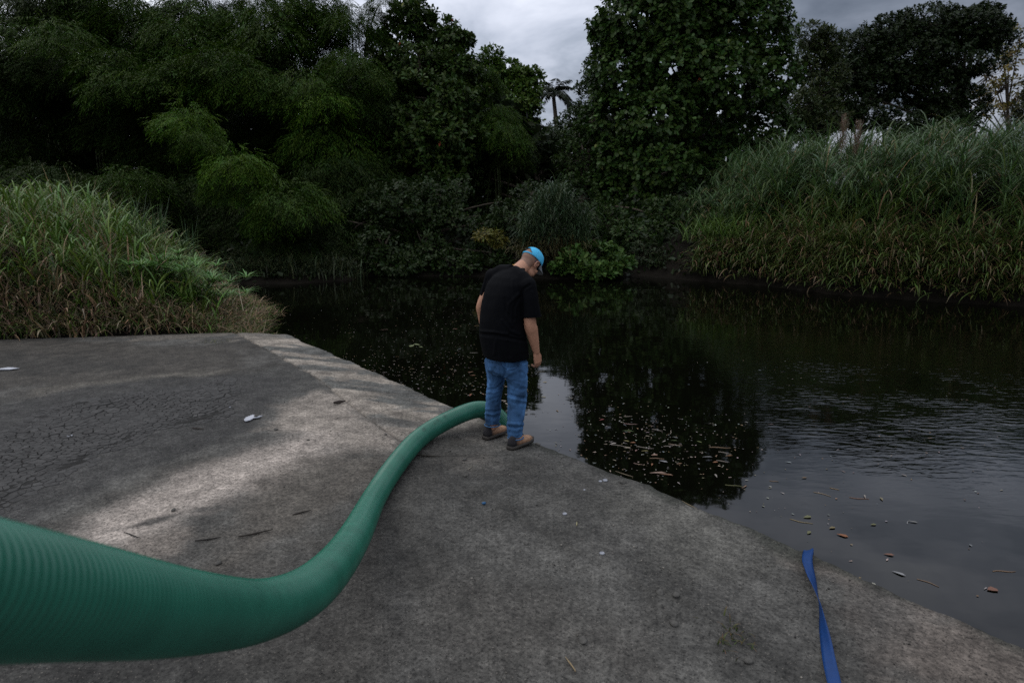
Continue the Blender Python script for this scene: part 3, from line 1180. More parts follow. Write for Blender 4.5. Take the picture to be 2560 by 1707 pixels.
def tree(name, label, base_px, base_Y, blobs, n_tips, leaf, aspect, col, m=8, trunk_r=.2, gap=.42, gap_f=.9, cat='tree', group=None,
         lean=None, twigs=60, up=.4, droop=.25, leaf_mat=None, base_z=None, accents=None, shell=.5, twig_col='bark', flat=1.0):
    """blobs: (px, py, rx_px, ry_px, Y) lobes of the crown, in survey coordinates"""
    b = U(base_px, 690, base_Y)
    b[2] = float(ground_z(b[None, :2])[0]) - .15 if base_z is None else base_z
    root = empty(name, b, label, cat, group)
    lobes = []
    for (px, py, rx, ry, Y) in blobs:
        c = U(px, py, Y)
        lobes.append((c, rx * Y / FPX, ry * Y / FPX))
    wts = np.array([rx * max(rx, ry) for _, rx, ry in lobes])
    wts = wts / wts.sum()
    cloud = Cloud()
    tips_all = []
    for (c, rx, rz), w in zip(lobes, wts):
        n = int(n_tips * w)
        d = rand_dir(n)
        r = rng.uniform(shell, 1.0, (n, 1)) ** .7
        lump = (.68 + .62 * fbm(d * 2.2 + c, 3))[:, None]
        P = c + d * r * lump * np.array([rx, rx * .85, rz])
        den = fbm(P * gap_f + 7, 3)
        ok = den > gap
        P, d = P[ok], d[ok]
        n = len(P)
        if not n:
            continue
        ax = unit(d + np.array([0, 0, up]) + rand_dir(n) * .35)
        V, Q, C = rosettes(P, ax, m, leaf, aspect, col, droop=droop)
        if flat != 1.0:
            pass
        cloud.add(V, Q, C)
        tips_all.append(P)
    if accents:
        for acol, cnt in accents:
            P = np.concatenate(tips_all)
            i = rng.integers(0, len(P), cnt)
            cloud.add(*leaf_mesh(P[i] + rand_dir(cnt) * leaf * .4, rand_dir(cnt), unit(rand_dir(cnt) + [0, -.6, .5]),
                                 np.full(cnt, leaf * .9), np.full(cnt, leaf * aspect), vary(acol, cnt), 'oval'))
    crown = cloud.build('crown', leaf_mat or M['leaf'], root)
    # trunk and limbs
    top = np.mean([c for c, _, _ in lobes], 0)
    hi = max(lobes, key=lambda t: t[0][2])[0]
    g = Geo()
    t = np.linspace(0, 1, 10)[:, None]
    mid = b + (hi - b) * np.array([.35, .35, .5]) + np.array([.2, 0, 0])
    trunk = (1 - t) ** 2 * b + 2 * t * (1 - t) * mid + t * t * hi
    g.tube(trunk, trunk_r * np.linspace(1.15, .18, 10), 10)
    g.build('trunk', M['bark'], root)
    for (c, rx, rz) in lobes:
        k = int(np.clip(np.argmin(np.abs(trunk[:, 2] - (b[2] + (c[2] - b[2]) * .6))), 1, 8))
        st = trunk[k]
        if np.linalg.norm(c - st) < .3:
            continue
        g = Geo()
        ctl = (st + c) / 2 + np.array([0, 0, .12 * np.linalg.norm(c - st)])
        path = (1 - t) ** 2 * st + 2 * t * (1 - t) * ctl + t * t * c
        g.tube(path, trunk_r * np.linspace(.45, .12, 10), 7)
        g.build('limb', M['bark'], root)
    if twigs:
        P = np.concatenate(tips_all)
        g = Geo()
        for i in rng.integers(0, len(P), twigs):
            p = P[i]
            c = min(lobes, key=lambda q: np.linalg.norm(q[0] - p))[0]
            mid = (p + c) / 2 + rand_dir(1)[0] * .15 * np.linalg.norm(p - c)
            path = (1 - t) ** 2 * c + 2 * t * (1 - t) * mid + t * t * p
            g.tube(path[::2], np.linspace(.035, .008, 5), 5)
        g.build('twigs', M['bark'], root)['kind'] = 'stuff'
    return root, np.concatenate(tips_all)


def build_trees():
    almond = (0.036, 0.068, 0.012)
    tree('almond_tree', 'tall broad leaved tree in tiers, left of the open sky', 1060, 34,
         [(1040, 45, 62, 45, 34), (1085, 70, 60, 38, 34), (1120, 95, 55, 24, 33.5), (1150, 100, 38, 20, 33.5), (1000, 95, 60, 45, 34),
          (950, 110, 45, 30, 34), (1030, 165, 115, 50, 33), (1140, 165, 75, 45, 33), (970, 190, 75, 40, 33), (1060, 245, 130, 60, 32),
          (1160, 250, 70, 50, 32), (975, 280, 80, 55, 32), (1060, 330, 130, 70, 31), (1150, 350, 80, 60, 31.5), (960, 390, 75, 60, 30.5),
          (1050, 420, 110, 60, 31), (1040, 15, 30, 32, 34), (1005, 590, 85, 75, 30), (1040, 510, 110, 70, 31)],
         6200, .26, .5, almond, m=8, trunk_r=.24, gap=.40, gap_f=.85, accents=[((.35, .06, .03), 26), ((.12, .16, .03), 120)])
    tree('almond_tree', 'smaller broad leaved tree with stepped branches beside the distant palm', 1262, 37,
         [(1232, 150, 32, 38, 40), (1225, 185, 50, 40, 40), (1265, 175, 45, 30, 40), (1300, 190, 40, 22, 39.5), (1335, 190, 30, 20, 39.5),
          (1285, 230, 65, 30, 39.5), (1320, 225, 40, 26, 39), (1270, 270, 80, 34, 39), (1315, 275, 45, 30, 39), (1240, 250, 60, 45, 40),
          (1250, 330, 70, 50, 39), (1310, 310, 50, 25, 39)],
         1900, .27, .5, (0.060, 0.112, 0.016), m=8, trunk_r=.16, gap=.43, gap_f=1.0)
    tree('mango_tree', 'dark drooping leaved tree low over the far bank behind the man', 1300, 33,
         [(1320, 385, 85, 70, 38.5), (1250, 420, 80, 70, 38), (1340, 450, 70, 60, 38.5), (1210, 480, 70, 70, 37), (1290, 510, 80, 60, 37.5),
          (1150, 440, 70, 60, 37), (1385, 350, 45, 42, 40), (1392, 335, 48, 30, 42), (1400, 420, 50, 70, 40), (1200, 580, 80, 60, 37), (1280, 620, 70, 50, 37.5)],
         3300, .34, .22, (0.028, 0.056, 0.010), m=10, trunk_r=.2, gap=.40, droop=.75, up=.1)
    tree('river_bush', 'long dark tangled bush along the waterline behind the man', 1010, 25,
         [(960, 620, 90, 60, 23.5), (1060, 620, 90, 60, 24), (1140, 570, 80, 70, 24.5), (900, 560, 60, 60, 24), (1220, 630, 80, 50, 24.5), (1000, 660, 90, 34, 23), (1000, 520, 110, 70, 25), (1110, 490, 90, 60, 25.5), (1200, 540, 90, 60, 25), (1290, 560, 80, 60, 24.5), (1330, 500, 60, 50, 25), (1300, 650, 80, 36, 23), (1140, 660, 80, 34, 23)],
         5200, .17, .45, (0.018, 0.036, 0.007), m=8, trunk_r=.1, gap=.44, cat='bush')
    tree('yellow_bush', 'small yellowish bush hanging over the water behind the man', 1225, 24,
         [(1215, 585, 32, 16, 23), (1245, 600, 30, 18, 23)],
         90, .20, .26, (0.11, 0.11, 0.02), m=9, trunk_r=.05, gap=.3, cat='bush', droop=.6, twigs=6)
    # the big tree right of the sky gap
    big_blobs = [(1650, 40, 150, 100, 33), (1540, 80, 70, 70, 33), (1750, 20, 120, 90, 33), (1880, 60, 105, 95, 33.5), (1560, 190, 90, 80, 32.5),
                 (1680, 170, 120, 80, 32), (1800, 190, 110, 90, 32), (1920, 190, 80, 85, 33), (1530, 290, 75, 75, 32.5), (1640, 300, 110, 80, 31.5),
                 (1770, 310, 110, 85, 34.5), (1900, 320, 95, 80, 35), (1550, 400, 80, 70, 32), (1660, 420, 95, 70, 31), (1790, 420, 95, 75, 34.5),
                 (1890, 410, 70, 60, 35), (1540, 480, 70, 60, 32), (1620, 530, 85, 60, 31), (1760, 500, 90, 55, 34.5), (1660, 580, 40, 28, 30.5),
                 (1590, 580, 60, 36, 31), (1680, -40, 140, 70, 33.5), (1820, -30, 120, 60, 34), (1840, 480, 60, 50, 35)]
    root, tips = tree('sea_grape_tree', 'huge round leaved tree towering right of the open sky', 1740, 35, big_blobs,
                      12500, .245, .74, (0.034, 0.070, 0.013), m=7, trunk_r=.32, gap=.35, gap_f=.8,
                      accents=[((.30, .07, .03), 40), ((.10, .15, .04), 260), ((.16, .2, .07), 90)], up=.15, droop=.45)
    # the leaves that can be told apart on its near face
    cand = tips[np.argsort(tips[:, 1])][:2600]
    pick = cand[rng.permutation(len(cand))[:260]]
    V, Q, C = leaf_mesh(np.zeros((1, 3)), np.array([[1.0, 0, 0]]), np.array([[0, 0, 1.0]]), [1.0], [.8], np.ones((1, 3)), 'oval')
    protos = []
    for c in ((.06, .11, .03), (.085, .15, .04), (.045, .08, .024), (.12, .17, .05)):
        o = mesh_np('leaf', V, Q, M['leaf'], None, np.array(c))
        protos.append(o.data)
        bpy.data.objects.remove(o)
    for p in pick:
        o = bpy.data.objects.new('leaf', random.choices(protos, (3, 2, 4, 1))[0])
        COL.objects.link(o)
        o.parent = root
        o.location = Vector(p) - root.location + Vector((random.uniform(-.1, .1), -.28, random.uniform(-.1, .1)))
        s = random.uniform(.20, .30)
        o.scale = (s, s, s)
        o.rotation_euler = (random.uniform(.2, 1.3), random.uniform(.1, 1.2), random.uniform(0, 6.28))
    tree('leafy_tree', 'dark fine leaved tree peeping out left of the huge tree', 1440, 33,
         [(1512, 105, 34, 48, 36), (1500, 180, 44, 55, 36), (1475, 250, 46, 55, 36), (1440, 320, 50, 60, 37), (1450, 400, 70, 80, 33), (1440, 500, 60, 70, 30), (1500, 560, 70, 70, 26), (1600, 600, 90, 60, 25), (1680, 560, 80, 70, 26), (1460, 610, 60, 60, 26)],
         3600, .18, .45, (0.026, 0.052, 0.010), m=8, trunk_r=.16, gap=.38)
    # right skyline
    spread = [(2320, 60, 95, 45, 42), (2420, 70, 95, 45, 42), (2230, 90, 90, 50, 42), (2480, 95, 60, 45, 42), (2150, 130, 80, 50, 42),
              (2260, 150, 120, 55, 42), (2390, 150, 110, 55, 42), (2460, 30, 40, 22, 42), (2110, 180, 60, 50, 41), (2200, 200, 100, 50, 42),
              (2320, 215, 100, 55, 42), (2360, 270, 75, 40, 42), (2420, 260, 60, 45, 42), (2130, 240, 60, 45, 41), (2340, 300, 60, 45, 41), (2090, 285, 60, 40, 40), (2160, 290, 60, 40, 40), (2250, 310, 60, 40, 40), (2310, 345, 70, 40, 40), (2390, 320, 60, 36, 41)]
    tree('spreading_tree', 'black looking umbrella crowned tree on the right skyline', 2310, 43, spread,
         11500, .19, .6, (0.015, 0.028, 0.007), m=8, trunk_r=.3, gap=.34, gap_f=.8, up=.5)
    tree('twiggy_tree', 'thin twiggy tree between the huge tree and the umbrella crowned one', 2040, 39,
         [(2030, 90, 45, 35, 39), (2070, 110, 45, 40, 39), (2020, 160, 50, 50, 39), (2060, 190, 60, 50, 39), (2040, 250, 60, 50, 38), (2000, 280, 60, 50, 37), (2070, 290, 60, 40, 38), (2030, 320, 60, 36, 37)],
         2400, .26, .32, (0.034, 0.052, 0.014), m=8, trunk_r=.12, gap=.40, gap_f=1.6, twigs=160)
    tree('yellowing_tree', 'sparse yellowing tree at the right edge behind the umbrella crowned one', 2490, 50,
         [(2470, 190, 55, 40, 50), (2520, 140, 50, 35, 50), (2500, 230, 60, 40, 50), (2460, 260, 50, 40, 50), (2530, 260, 40, 35, 50), (2400, 240, 50, 40, 50),
          (2500, 80, 40, 40, 50), (2550, 100, 30, 40, 50), (2200, 250, 40, 20, 50)],
         420, .34, .4, (0.14, 0.12, 0.03), m=6, trunk_r=.16, gap=.47, gap_f=.8, twigs=240)
    tree('edge_tree', 'dark leafy branch entering at the right edge of the skyline', 2600, 34,
         [(2575, 270, 42, 45, 34), (2620, 220, 60, 60, 34), (2620, 320, 50, 40, 34)],
         420, .22, .5, (0.03, 0.036, 0.014), m=8, trunk_r=.14, gap=.38)
    # low leafy shrub in front of the reeds
    tree('water_shrub', 'low bright leaved shrub spreading over the water below the reeds', 1480, 22.6,
         [(1440, 640, 60, 26, 21.6), (1500, 630, 60, 26, 21.9), (1540, 655, 50, 22, 21.9), (1480, 672, 70, 20, 21.4), (1410, 660, 40, 24, 21.6)],
         560, .21, .5, (0.055, 0.11, 0.022), m=8, trunk_r=.06, gap=.34, cat='shrub', up=.8, droop=.1, twigs=15)
    tree('dead_branch_bush', 'dim thin bush in the dark gap left of the grassy right bank', 1680, 24,
         [(1660, 660, 60, 36, 23), (1610, 640, 50, 44, 23.5), (1700, 620, 60, 50, 24)], 520, .18, .3, (0.025, 0.04, 0.014), m=8, trunk_r=.05, gap=.45, cat='bush', twigs=30)


build_trees()


def build_palm():
    b = U(1388, 690, 62)
    b[2] = 1.5
    root = empty('palm_tree', b, 'distant feathery palm against the grey sky', 'palm')
    top = U(1383, 238, 62)
    g = Geo()
    t = np.linspace(0, 1, 14)[:, None]
    g.tube(b + (top - b) * t + np.array([.5, 0, 0]) * np.sin(t * 3.1) * .6, np.linspace(.3, .17, 14), 10)
    g.build('trunk', M['bark'], root)
    for k in range(17):
        az = k * 2.4 + random.uniform(-.2, .2)
        el = random.uniform(.05, 1.25) if k > 2 else 1.4
        Lf = random.uniform(2.2, 2.9)
        s = np.linspace(0, 1, 14)
        ang = el - s * random.uniform(1.3, 2.1)
        st = np.concatenate([[0], np.cumsum(np.cos(ang[:-1]))]) * Lf / 13
        zt = np.concatenate([[0], np.cumsum(np.sin(ang[:-1]))]) * Lf / 13
        path = top + np.stack([np.cos(az) * st, np.sin(az) * st, zt], 1)
        tan = unit(np.gradient(path, axis=0))
        side = unit(np.cross(tan, [0, 0, 1.0]))
        cl = Cloud()
        for sg in (-1, 1):
            for u in np.linspace(0.08, 1, 26):
                i = u * 13
                i0 = int(min(12, i))
                p = path[i0] + (path[i0 + 1] - path[i0]) * (i - i0)
                d = unit(tan[i0] * .7 + side[i0] * sg * .9 + np.array([0, 0, -.55]) + rng.normal(size=3) * .12)
                L = np.array([.75 * math.sin(max(.15, u * .92) * math.pi) ** .6 + .1])
                cl.add(*leaf_mesh(p[None], d[None], np.array([[0, 0, 1.0]]) + rng.normal(size=(1, 3)) * .2, L, L * .2,
                                  vary((.016, .026, .012), 1), 'lance'))
        cl.build('frond', M['leaf'], root)


build_palm()


# ------------------------------------------------------------------ grasses
def ground_pts(P):
    return np.concatenate([P, ground_z(P)[:, None]], 1)


def build_left_grass():
    # tall guinea grass on the left bank
    poly = np.array([A_ + eF * .35 + [0, .12], A_ + eF * 9 + [0, .1], (-14.5, 12.5), (-12.5, 18.5), (-8.5, 18.5), W(510, 735), W(560, 768), W(596, 785), W(572, 806)])
    lo, hi = poly.min(0), poly.max(0)
    n = 15000
    P = rng.uniform(lo, hi, (n, 2))
    P = P[poly_sd(P, poly) < 0.05]
    den = fbm(P * 0.9, 3)
    P = P[rng.random(len(P)) < smooth(.28, .5, den) + .25]
    n = len(P)
    base = ground_pts(P)
    shore = -poly_sd(P, poly)
    tall = smooth(0.0, 2.6, shore) * (.75 + .5 * fbm(P * .8 + 9, 3))
    gx, gy = project(base)
    tall = tall * (1 - .62 * smooth(300, 420, gx) * (P[:, 1] < 11.9))
    L = .42 + 1.32 * tall * rng.uniform(.5, 1.25, n)
    th0 = rng.uniform(0.0, .75, n)
    th1 = th0 + rng.uniform(.2, 2.4, n)
    az = rng.uniform(0, 2 * np.pi, n)
    wd = rng.gamma(3, .0085, n) + .006
    green = vary((.076, .148, .016), n, .55, .3)
    blue = vary((.07, .12, .05), n, .3)
    dry = vary((.26, .20, .115), n, .4)
    k = rng.random(n)
    kd = .20 + .5 * smooth(1.1, .1, shore)
    col = np.where((k < kd)[:, None], dry, np.where((k > .85)[:, None], blue, green))
    tip = np.where((rng.random(n) < .3)[:, None], vary((.2, .16, .09), n), col)
    cl = Cloud()
    cl.add(*blades(base, az, L, th0, th1, wd, col, 6, col_tip=tip))
    # stalks carrying leaves, rising above the mass
    m = 900
    i = rng.permutation(np.where(shore > .5)[0])[:m]
    for q in range(7):
        hh = rng.uniform(.15, 1.0, len(i)) * (.35 + 1.05 * tall[i])
        bs = base[i] + np.stack([rng.normal(0, .05, len(i)), rng.normal(0, .05, len(i)), hh], 1)
        cl.add(*blades(bs, rng.uniform(0, 6.28, len(i)), rng.uniform(.5, .95, len(i)), rng.uniform(.15, .7, len(i)), rng.uniform(1.4, 2.7, len(i)),
                       rng.uniform(.022, .042, len(i)), vary((.085, .155, .026), len(i), .45), 6))
    # dead stems leaning every way through the green
    m = 1500
    i = rng.integers(0, n, m)
    bs = base[i] + np.stack([np.zeros(m), np.zeros(m), rng.uniform(0, .7, m)], 1)
    cl.add(*blades(bs, rng.uniform(0, 6.28, m), rng.uniform(.6, 1.4, m) * (.5 + .7 * tall[i]), rng.uniform(.1, 1.2, m), rng.uniform(.6, 2.0, m), rng.uniform(.006, .014, m),
                   vary((.30, .235, .14), m, .4), 5))
    o = cl.build('tall_grass', M['grass'])
    tag(o, 'tall green and straw coloured grass on the left bank', 'grass', kind='stuff')
    # dry fringe lying towards the concrete and water
    cl = Cloud()
    n = 15000
    t = rng.random(n)
    pth = np.array([A_ + eF * 9 + [0, .02], A_ + eF * 4.4 + [0, .03], A_ + eF * 2.2 + [0, .05], A_ + eF * 1.0 + [0, .15], W(585, 803), W(598, 792), W(570, 772)])
    L = np.concatenate([[0], np.cumsum(np.linalg.norm(np.diff(pth, axis=0), axis=1))])
    P = np.stack([np.interp(t * L[-1], L, pth[:, 0]), np.interp(t * L[-1], L, pth[:, 1])], 1) + np.stack([rng.normal(0, .3, n), .1 + np.abs(rng.normal(0, .55, n))], 1)
    P = P[poly_sd(P, apron) > .02]
    n = len(P)
    base = ground_pts(P)
    cl.add(*blades(base, rng.uniform(0, 6.28, n), rng.uniform(.2, .6, n), rng.uniform(.1, 1.1, n), rng.uniform(1.2, 2.6, n), rng.gamma(3, .0045, n) + .003,
                   np.where((rng.random(n) < .58)[:, None], vary((.24, .18, .115), n, .5), vary((.08, .13, .03), n)), 4))
    o = cl.build('dry_grass_fringe', M['dry'])
    tag(o, 'matted straw and dead stems fringing the concrete', 'dry grass', kind='stuff')


build_left_grass()


def tuft(name, label, cat, p, n, Lr, wr, th0r, th1r, col, seg=6, spread=.15, mt=None, group=None, tip=None):
    root = empty(name, p, label, cat, group)
    base = np.asarray(p) + np.concatenate([rng.normal(0, spread, (n, 2)), np.zeros((n, 1))], 1)
    V, Q, C = blades(base, rng.uniform(0, 6.28, n), rng.uniform(*Lr, n), rng.uniform(*th0r, n), rng.uniform(*th1r, n), rng.uniform(*wr, n),
                     vary(col, n, .35), seg, col_tip=None if tip is None else vary(tip, n))
    mesh_np('blades', V, Q, mt or M['grass'], root, C)['kind'] = 'stuff'
    return root


def gp(px, py):
    """bank point under a picture position: march the ray to the terrain"""
    d = ray(px, py)
    for k in np.linspace(5, 60, 1200):
        p = d * k + np.array([0, 0, CAM_H])
        if p[2] <= float(ground_z(p[None, :2])[0]):
            return p
    return d * 20


def build_left_plants():
    # umbrella sedge: stems topped by stars of narrow leaves
    def sedge(label, px, py, n, Y, wid, hgt):
        c = U(px, py, Y)
        b = c.copy()
        b[2] = float(ground_z(c[None, :2])[0])
        root = empty('umbrella_sedge', b, label, 'sedge', 'umbrella sedges on the left bank')
        cl = Cloud()
        g = Geo()
        for k in range(n):
            p = c + np.array([rng.normal(0, wid), rng.normal(0, .25), rng.uniform(-hgt, hgt)])
            s = b + np.array([rng.normal(0, .15), rng.normal(0, .15), 0])
            t = np.linspace(0, 1, 5)[:, None]
            g.tube(s + (p - s) * t + np.array([0, 0, .15]) * np.sin(t * 3.14), np.full(5, .006), 5)
            m = 20
            cl.add(*blades(np.tile(p, (m, 1)), np.arange(m) / m * 6.28 + rng.uniform(-.12, .12, m), rng.uniform(.26, .38, m), rng.uniform(.8, 1.2, m),
                           rng.uniform(1.5, 2.0, m), np.full(m, .022), vary((.10, .22, .05), m, .25), 4))
        cl.build('leaf_stars', M['grass'], root)['kind'] = 'stuff'
        g.build('stems', M['culm'], root)
    sedge('umbrella sedge, largest clump of leaf stars on the left bank', 440, 668, 20, 11.2, .40, .22)
    sedge('umbrella sedge lower down near the water', 505, 702, 16, 11.6, .30, .18)
    sedge('small umbrella sedge highest on the left bank slope', 385, 655, 10, 10.9, .22, .14)
    sedge('umbrella sedge at the very tip of the left bank', 552, 742, 10, 12.2, .22, .10)
    # spiky young canes sticking out of the grass
    for lab, px, py, Y in (('spiky upright cane shoot in the middle of the left grass', 398, 560, 13.5),
                           ('pair of spiky cane shoots right of the middle of the left grass', 350, 560, 13.0),
                           ('thin spiky cane shoots near the right end of the left grass', 465, 610, 14.0)):
        p = U(px, py + 30, Y)
        tuft('cane_shoot', lab, 'cane', p, 22, (.5, 1.0), (.012, .024), (0, .3), (.1, .7), (.05, .09, .035), group='cane shoots on the left bank', spread=.1)
    tuft('leaning_straw', 'straw coloured dead stalk leaning at the left edge', 'dead stalk', U(35, 800, 10.5), 16, (.5, .85), (.02, .05), (.05, .35), (.15, .6),
         (.30, .22, .13), 4, .05, M['dry'])
    # grey dead clump at the far left
    c = U(28, 640, 10.9)
    b = c.copy()
    b[2] = float(ground_z(c[None, :2])[0])
    root = empty('dead_bush', b, 'rounded mat of dead grey brown stems at the left edge', 'dead bush')
    n = 1500
    d = rand_dir(n)
    P = c + d * rng.uniform(.2, 1, (n, 1)) ** .5 * np.array([.40, .3, .22])
    V, Q, C = blades(P, rng.uniform(0, 6.28, n), rng.uniform(.12, .35, n), rng.uniform(.6, 1.8, n), rng.uniform(1.6, 3.0, n), rng.uniform(.003, .007, n),
                     vary((.14, .105, .09), n, .4), 4)
    mesh_np('dead_stems', V, Q, M['dry'], root, C)['kind'] = 'stuff'
    g = Geo()
    for k in range(7):
        e = c + rng.normal(0, .12, 3)
        g.tube([b + rng.normal(0, .06, 3), (b + e) / 2 + rng.normal(0, .08, 3), e], [.012, .01, .006], 5)
    g.build('stalks', M['twig'], root, tint=np.tile([.12, .09, .06], (g.n, 1)))
    # brown dead heaps near the water
    for lab, px, py, s in (('brown heap of dead stems at the water end of the left bank', 515, 782, .30),
                           ('smaller brown heap of dead stems beside the concrete', 440, 800, .36),
                           ('dead stem tangle below the umbrella sedges', 450, 742, .25)):
        c = G(px, py, .12) if py > 760 else U(px, py, 12.0)
        root = empty('dead_grass_heap', c, lab, 'dead grass', 'dead grass heaps on the left bank')
        n = 900
        P = c + rand_dir(n) * rng.uniform(.1, 1, (n, 1)) * np.array([s, s * .7, s * .38])
        V, Q, C = blades(P, rng.uniform(0, 6.28, n), rng.uniform(.15, .4, n), rng.uniform(.3, 1.8, n), rng.uniform(1.4, 2.8, n), rng.uniform(.004, .009, n),
                         vary((.15, .105, .07), n, .4), 4)
        mesh_np('dead_stems', V, Q, M['dry'], root, C)['kind'] = 'stuff'
    # bright fresh tuft by the concrete
    p = G(75, 838)
    p[2] = 0.0
    tuft('grass_tuft', 'fresh bright green grass tuft at the concrete edge', 'grass tuft', p + np.array([0, .25, 0]), 160, (.25, .55), (.008, .018), (0, .6), (.6, 1.8),
         (.06, .13, .02), spread=.18)
    # drooping broad blades over the concrete
    for lab, px in (('long drooping blade cluster over the concrete left of centre', 215), ('drooping blade cluster over the concrete near the bank middle', 145)):
        p = G(px, 826)
        tuft('grass_tuft', lab, 'grass tuft', p + np.array([0, .35, .1]), 26, (.6, 1.0), (.02, .036), (.1, .6), (1.6, 2.7), (.07, .10, .035), spread=.12,
             group='drooping tufts at the concrete')


build_left_plants()


def cane_tufts(P, n_leaf, Lr, col, hr=(.8, 2.0), wr=(.03, .055), dryc=None, wind=0.5, fr=(.72, 1.0), dry_p=.05):
    """stalk with a fountain of long arching leaves"""
    cl = Cloud()
    n = len(P)
    sc = rng.uniform(.6, 1.45, n) * (.5 + .5 * smooth(6.0, 9.0, P[:, 0]))
    h = rng.uniform(*hr, n) * sc
    for q in range(n_leaf):
        f = rng.uniform(*fr, n)
        base = P + np.stack([rng.normal(0, .06, n), rng.normal(0, .06, n), h * f], 1)
        az = rng.uniform(0, 6.28, n)
        # wind combs the leaves over to the right
        az = np.where(rng.random(n) < wind, rng.normal(-.2, .8, n), az)
        c = vary(col, n, .35)
        if dryc is not None:
            dd = rng.random(n) < dry_p
            c = np.where(dd[:, None], vary(dryc, n, .4), c)
        L = rng.uniform(*Lr, n) * sc
        cl.add(*blades(base, az, L, rng.uniform(.1, .8, n), rng.uniform(1.5, 2.9, n), rng.uniform(*wr, n), c, 6))
    return cl


def build_right_bank():
    poly = np.array([W(1735, 699) + [0, .15], W(1930, 714) + [.1, .1], W(2100, 736) + [.1, .1], W(2330, 751) + [.1, .1], W(2560, 767) + [.2, .1], (16.5, 10.5), (23, 13),
                     (24, 24), (21, 30), (11, 31), (6.2, 26)])
    lo, hi = poly.min(0), poly.max(0)
    P = rng.uniform(lo, hi, (3000, 2))
    sd = poly_sd(P, poly)
    P, sd = P[sd < -.2], sd[sd < -.2]
    sh = poly_sd(P, lake)
    keepm = rng.random(len(P)) < np.where(sh < 5, 1.0, .75)
    P, sh = P[keepm], sh[keepm]
    B = ground_pts(P)
    up = sh > 1.6
    cl = cane_tufts(B[up], 20, (.65, 1.5), (.056, .105, .034), (.2, 1.25), (.024, .05), (.17, .14, .07), .5)
    o = cl.build('cane_thicket', M['grass'])
    tag(o, 'windswept grey green cane covering the right bank', 'cane', kind='stuff')
    lw = sh <= 2.8
    cl = cane_tufts(B[lw], 16, (.6, 1.4), (.058, .105, .022), (.1, 1.0), (.02, .044), (.20, .15, .08), .25, (.6, 1.0), .10)
    # extra dry skirts at the waterline
    t = rng.random(520)
    pth = poly[:5]
    L = np.concatenate([[0], np.cumsum(np.linalg.norm(np.diff(pth, axis=0), axis=1))])
    Q = np.stack([np.interp(t * L[-1], L, pth[:, 0]), np.interp(t * L[-1], L, pth[:, 1])], 1) + np.abs(rng.normal(0, .5, (520, 1))) * np.array([[.7, .7]])
    B2 = ground_pts(Q)
    # blades trailing over the lip of the bank to the water
    m3 = 2600
    t3 = rng.random(m3)
    Q3 = np.stack([np.interp(t3 * L[-1], L, pth[:, 0]), np.interp(t3 * L[-1], L, pth[:, 1])], 1) + rng.uniform(-.25, .6, (m3, 1)) * np.array([[.75, .65]])
    B3 = ground_pts(Q3)
    B3[:, 2] = np.maximum(B3[:, 2], WZ + .03) + rng.uniform(0, .3, m3)
    cl.add(*blades(B3, rng.normal(-2.25, .9, m3), rng.uniform(.4, 1.1, m3), rng.uniform(.1, 1.2, m3), rng.uniform(1.6, 2.9, m3), rng.uniform(.022, .05, m3),
                   np.where((rng.random(m3) < .28)[:, None], vary((.17, .125, .07), m3, .5), vary((.07, .11, .025), m3, .45)), 5))
    c2 = cane_tufts(B2, 12, (.5, 1.1), (.072, .11, .024), (.05, .6), (.02, .042), (.20, .145, .08), .2, (.4, 1.0), .22)
    for V, Qq, C in zip(c2.V, c2.Q, c2.C):
        pass
    n0 = cl.n
    cl.V += c2.V
    cl.Q += [q + n0 for q in c2.Q]
    cl.C += c2.C
    cl.n += c2.n
    o = cl.build('bank_grass', M['grass'])
    tag(o, 'yellow green and brown grass hanging down the right bank to the water', 'grass', kind='stuff')
    # distinct plants
    for lab, px, py, Y in (('feathery tan seed plume standing in the right hand cane', 2108, 330, 22.5),
                           ('second, shorter feathery tan seed plume in the right hand cane', 2145, 345, 22.2)):
        c = U(px, py, Y)
        root = empty('seed_plume', c - np.array([0, 0, 1.5]), lab, 'seed plume', 'seed plumes in the cane')
        g = Geo()
        g.tube([c - [0, 0, 1.5], c - [0, 0, .6], c + [.05, 0, .5]], [.02, .015, .006], 6)
        g.build('stalk', M['twig'], root, tint=np.tile([.15, .12, .07], (g.n, 1)))
        n = 240
        tt = rng.random(n)
        P = c + np.stack([rng.normal(0, .05, n), rng.normal(0, .05, n), -.6 + tt * 1.1], 1)
        V, Q, C = blades(P, rng.uniform(0, 6.28, n), .15 + .35 * (1 - tt), rng.uniform(.2, .6, n), rng.uniform(.5, 1.1, n), np.full(n, .012), vary((.17, .13, .095), n, .3), 4)
        mesh_np('feather', V, Q, M['dry'], root, C)
    p = gp(1860, 690)
    for k, (lab, px, py) in enumerate((('bright green grass clump where the right bank meets the big tree', 1850, 600),
                                       ('yellow green grass clump at the left end of the right bank', 1775, 665))):
        c = U(px, py, 21.8 + k * .6)
        c[2] = float(ground_z(c[None, :2])[0])
        tuft('grass_clump', lab, 'grass clump', c, 260, (.6, 1.4), (.02, .045), (0, .7), (.8, 2.6), (.085, .155, .03), 6, .45, group='bright grass clumps on the right bank')
    # reeds beside the huge tree, hanging like hair
    b = U(1370, 690, 22.6)
    b[2] = float(ground_z(b[None, :2])[0])
    root = empty('reed_clump', b, 'tall drooping reed clump behind the blue cap', 'reeds')
    n = 2300
    px = rng.uniform(1300, 1470, n)
    top = 470 + np.abs(px - 1390) ** 1.25 * .38
    py = top + rng.random(n) * (660 - top)
    P = U(px, py, rng.uniform(21.6, 22.8, n))
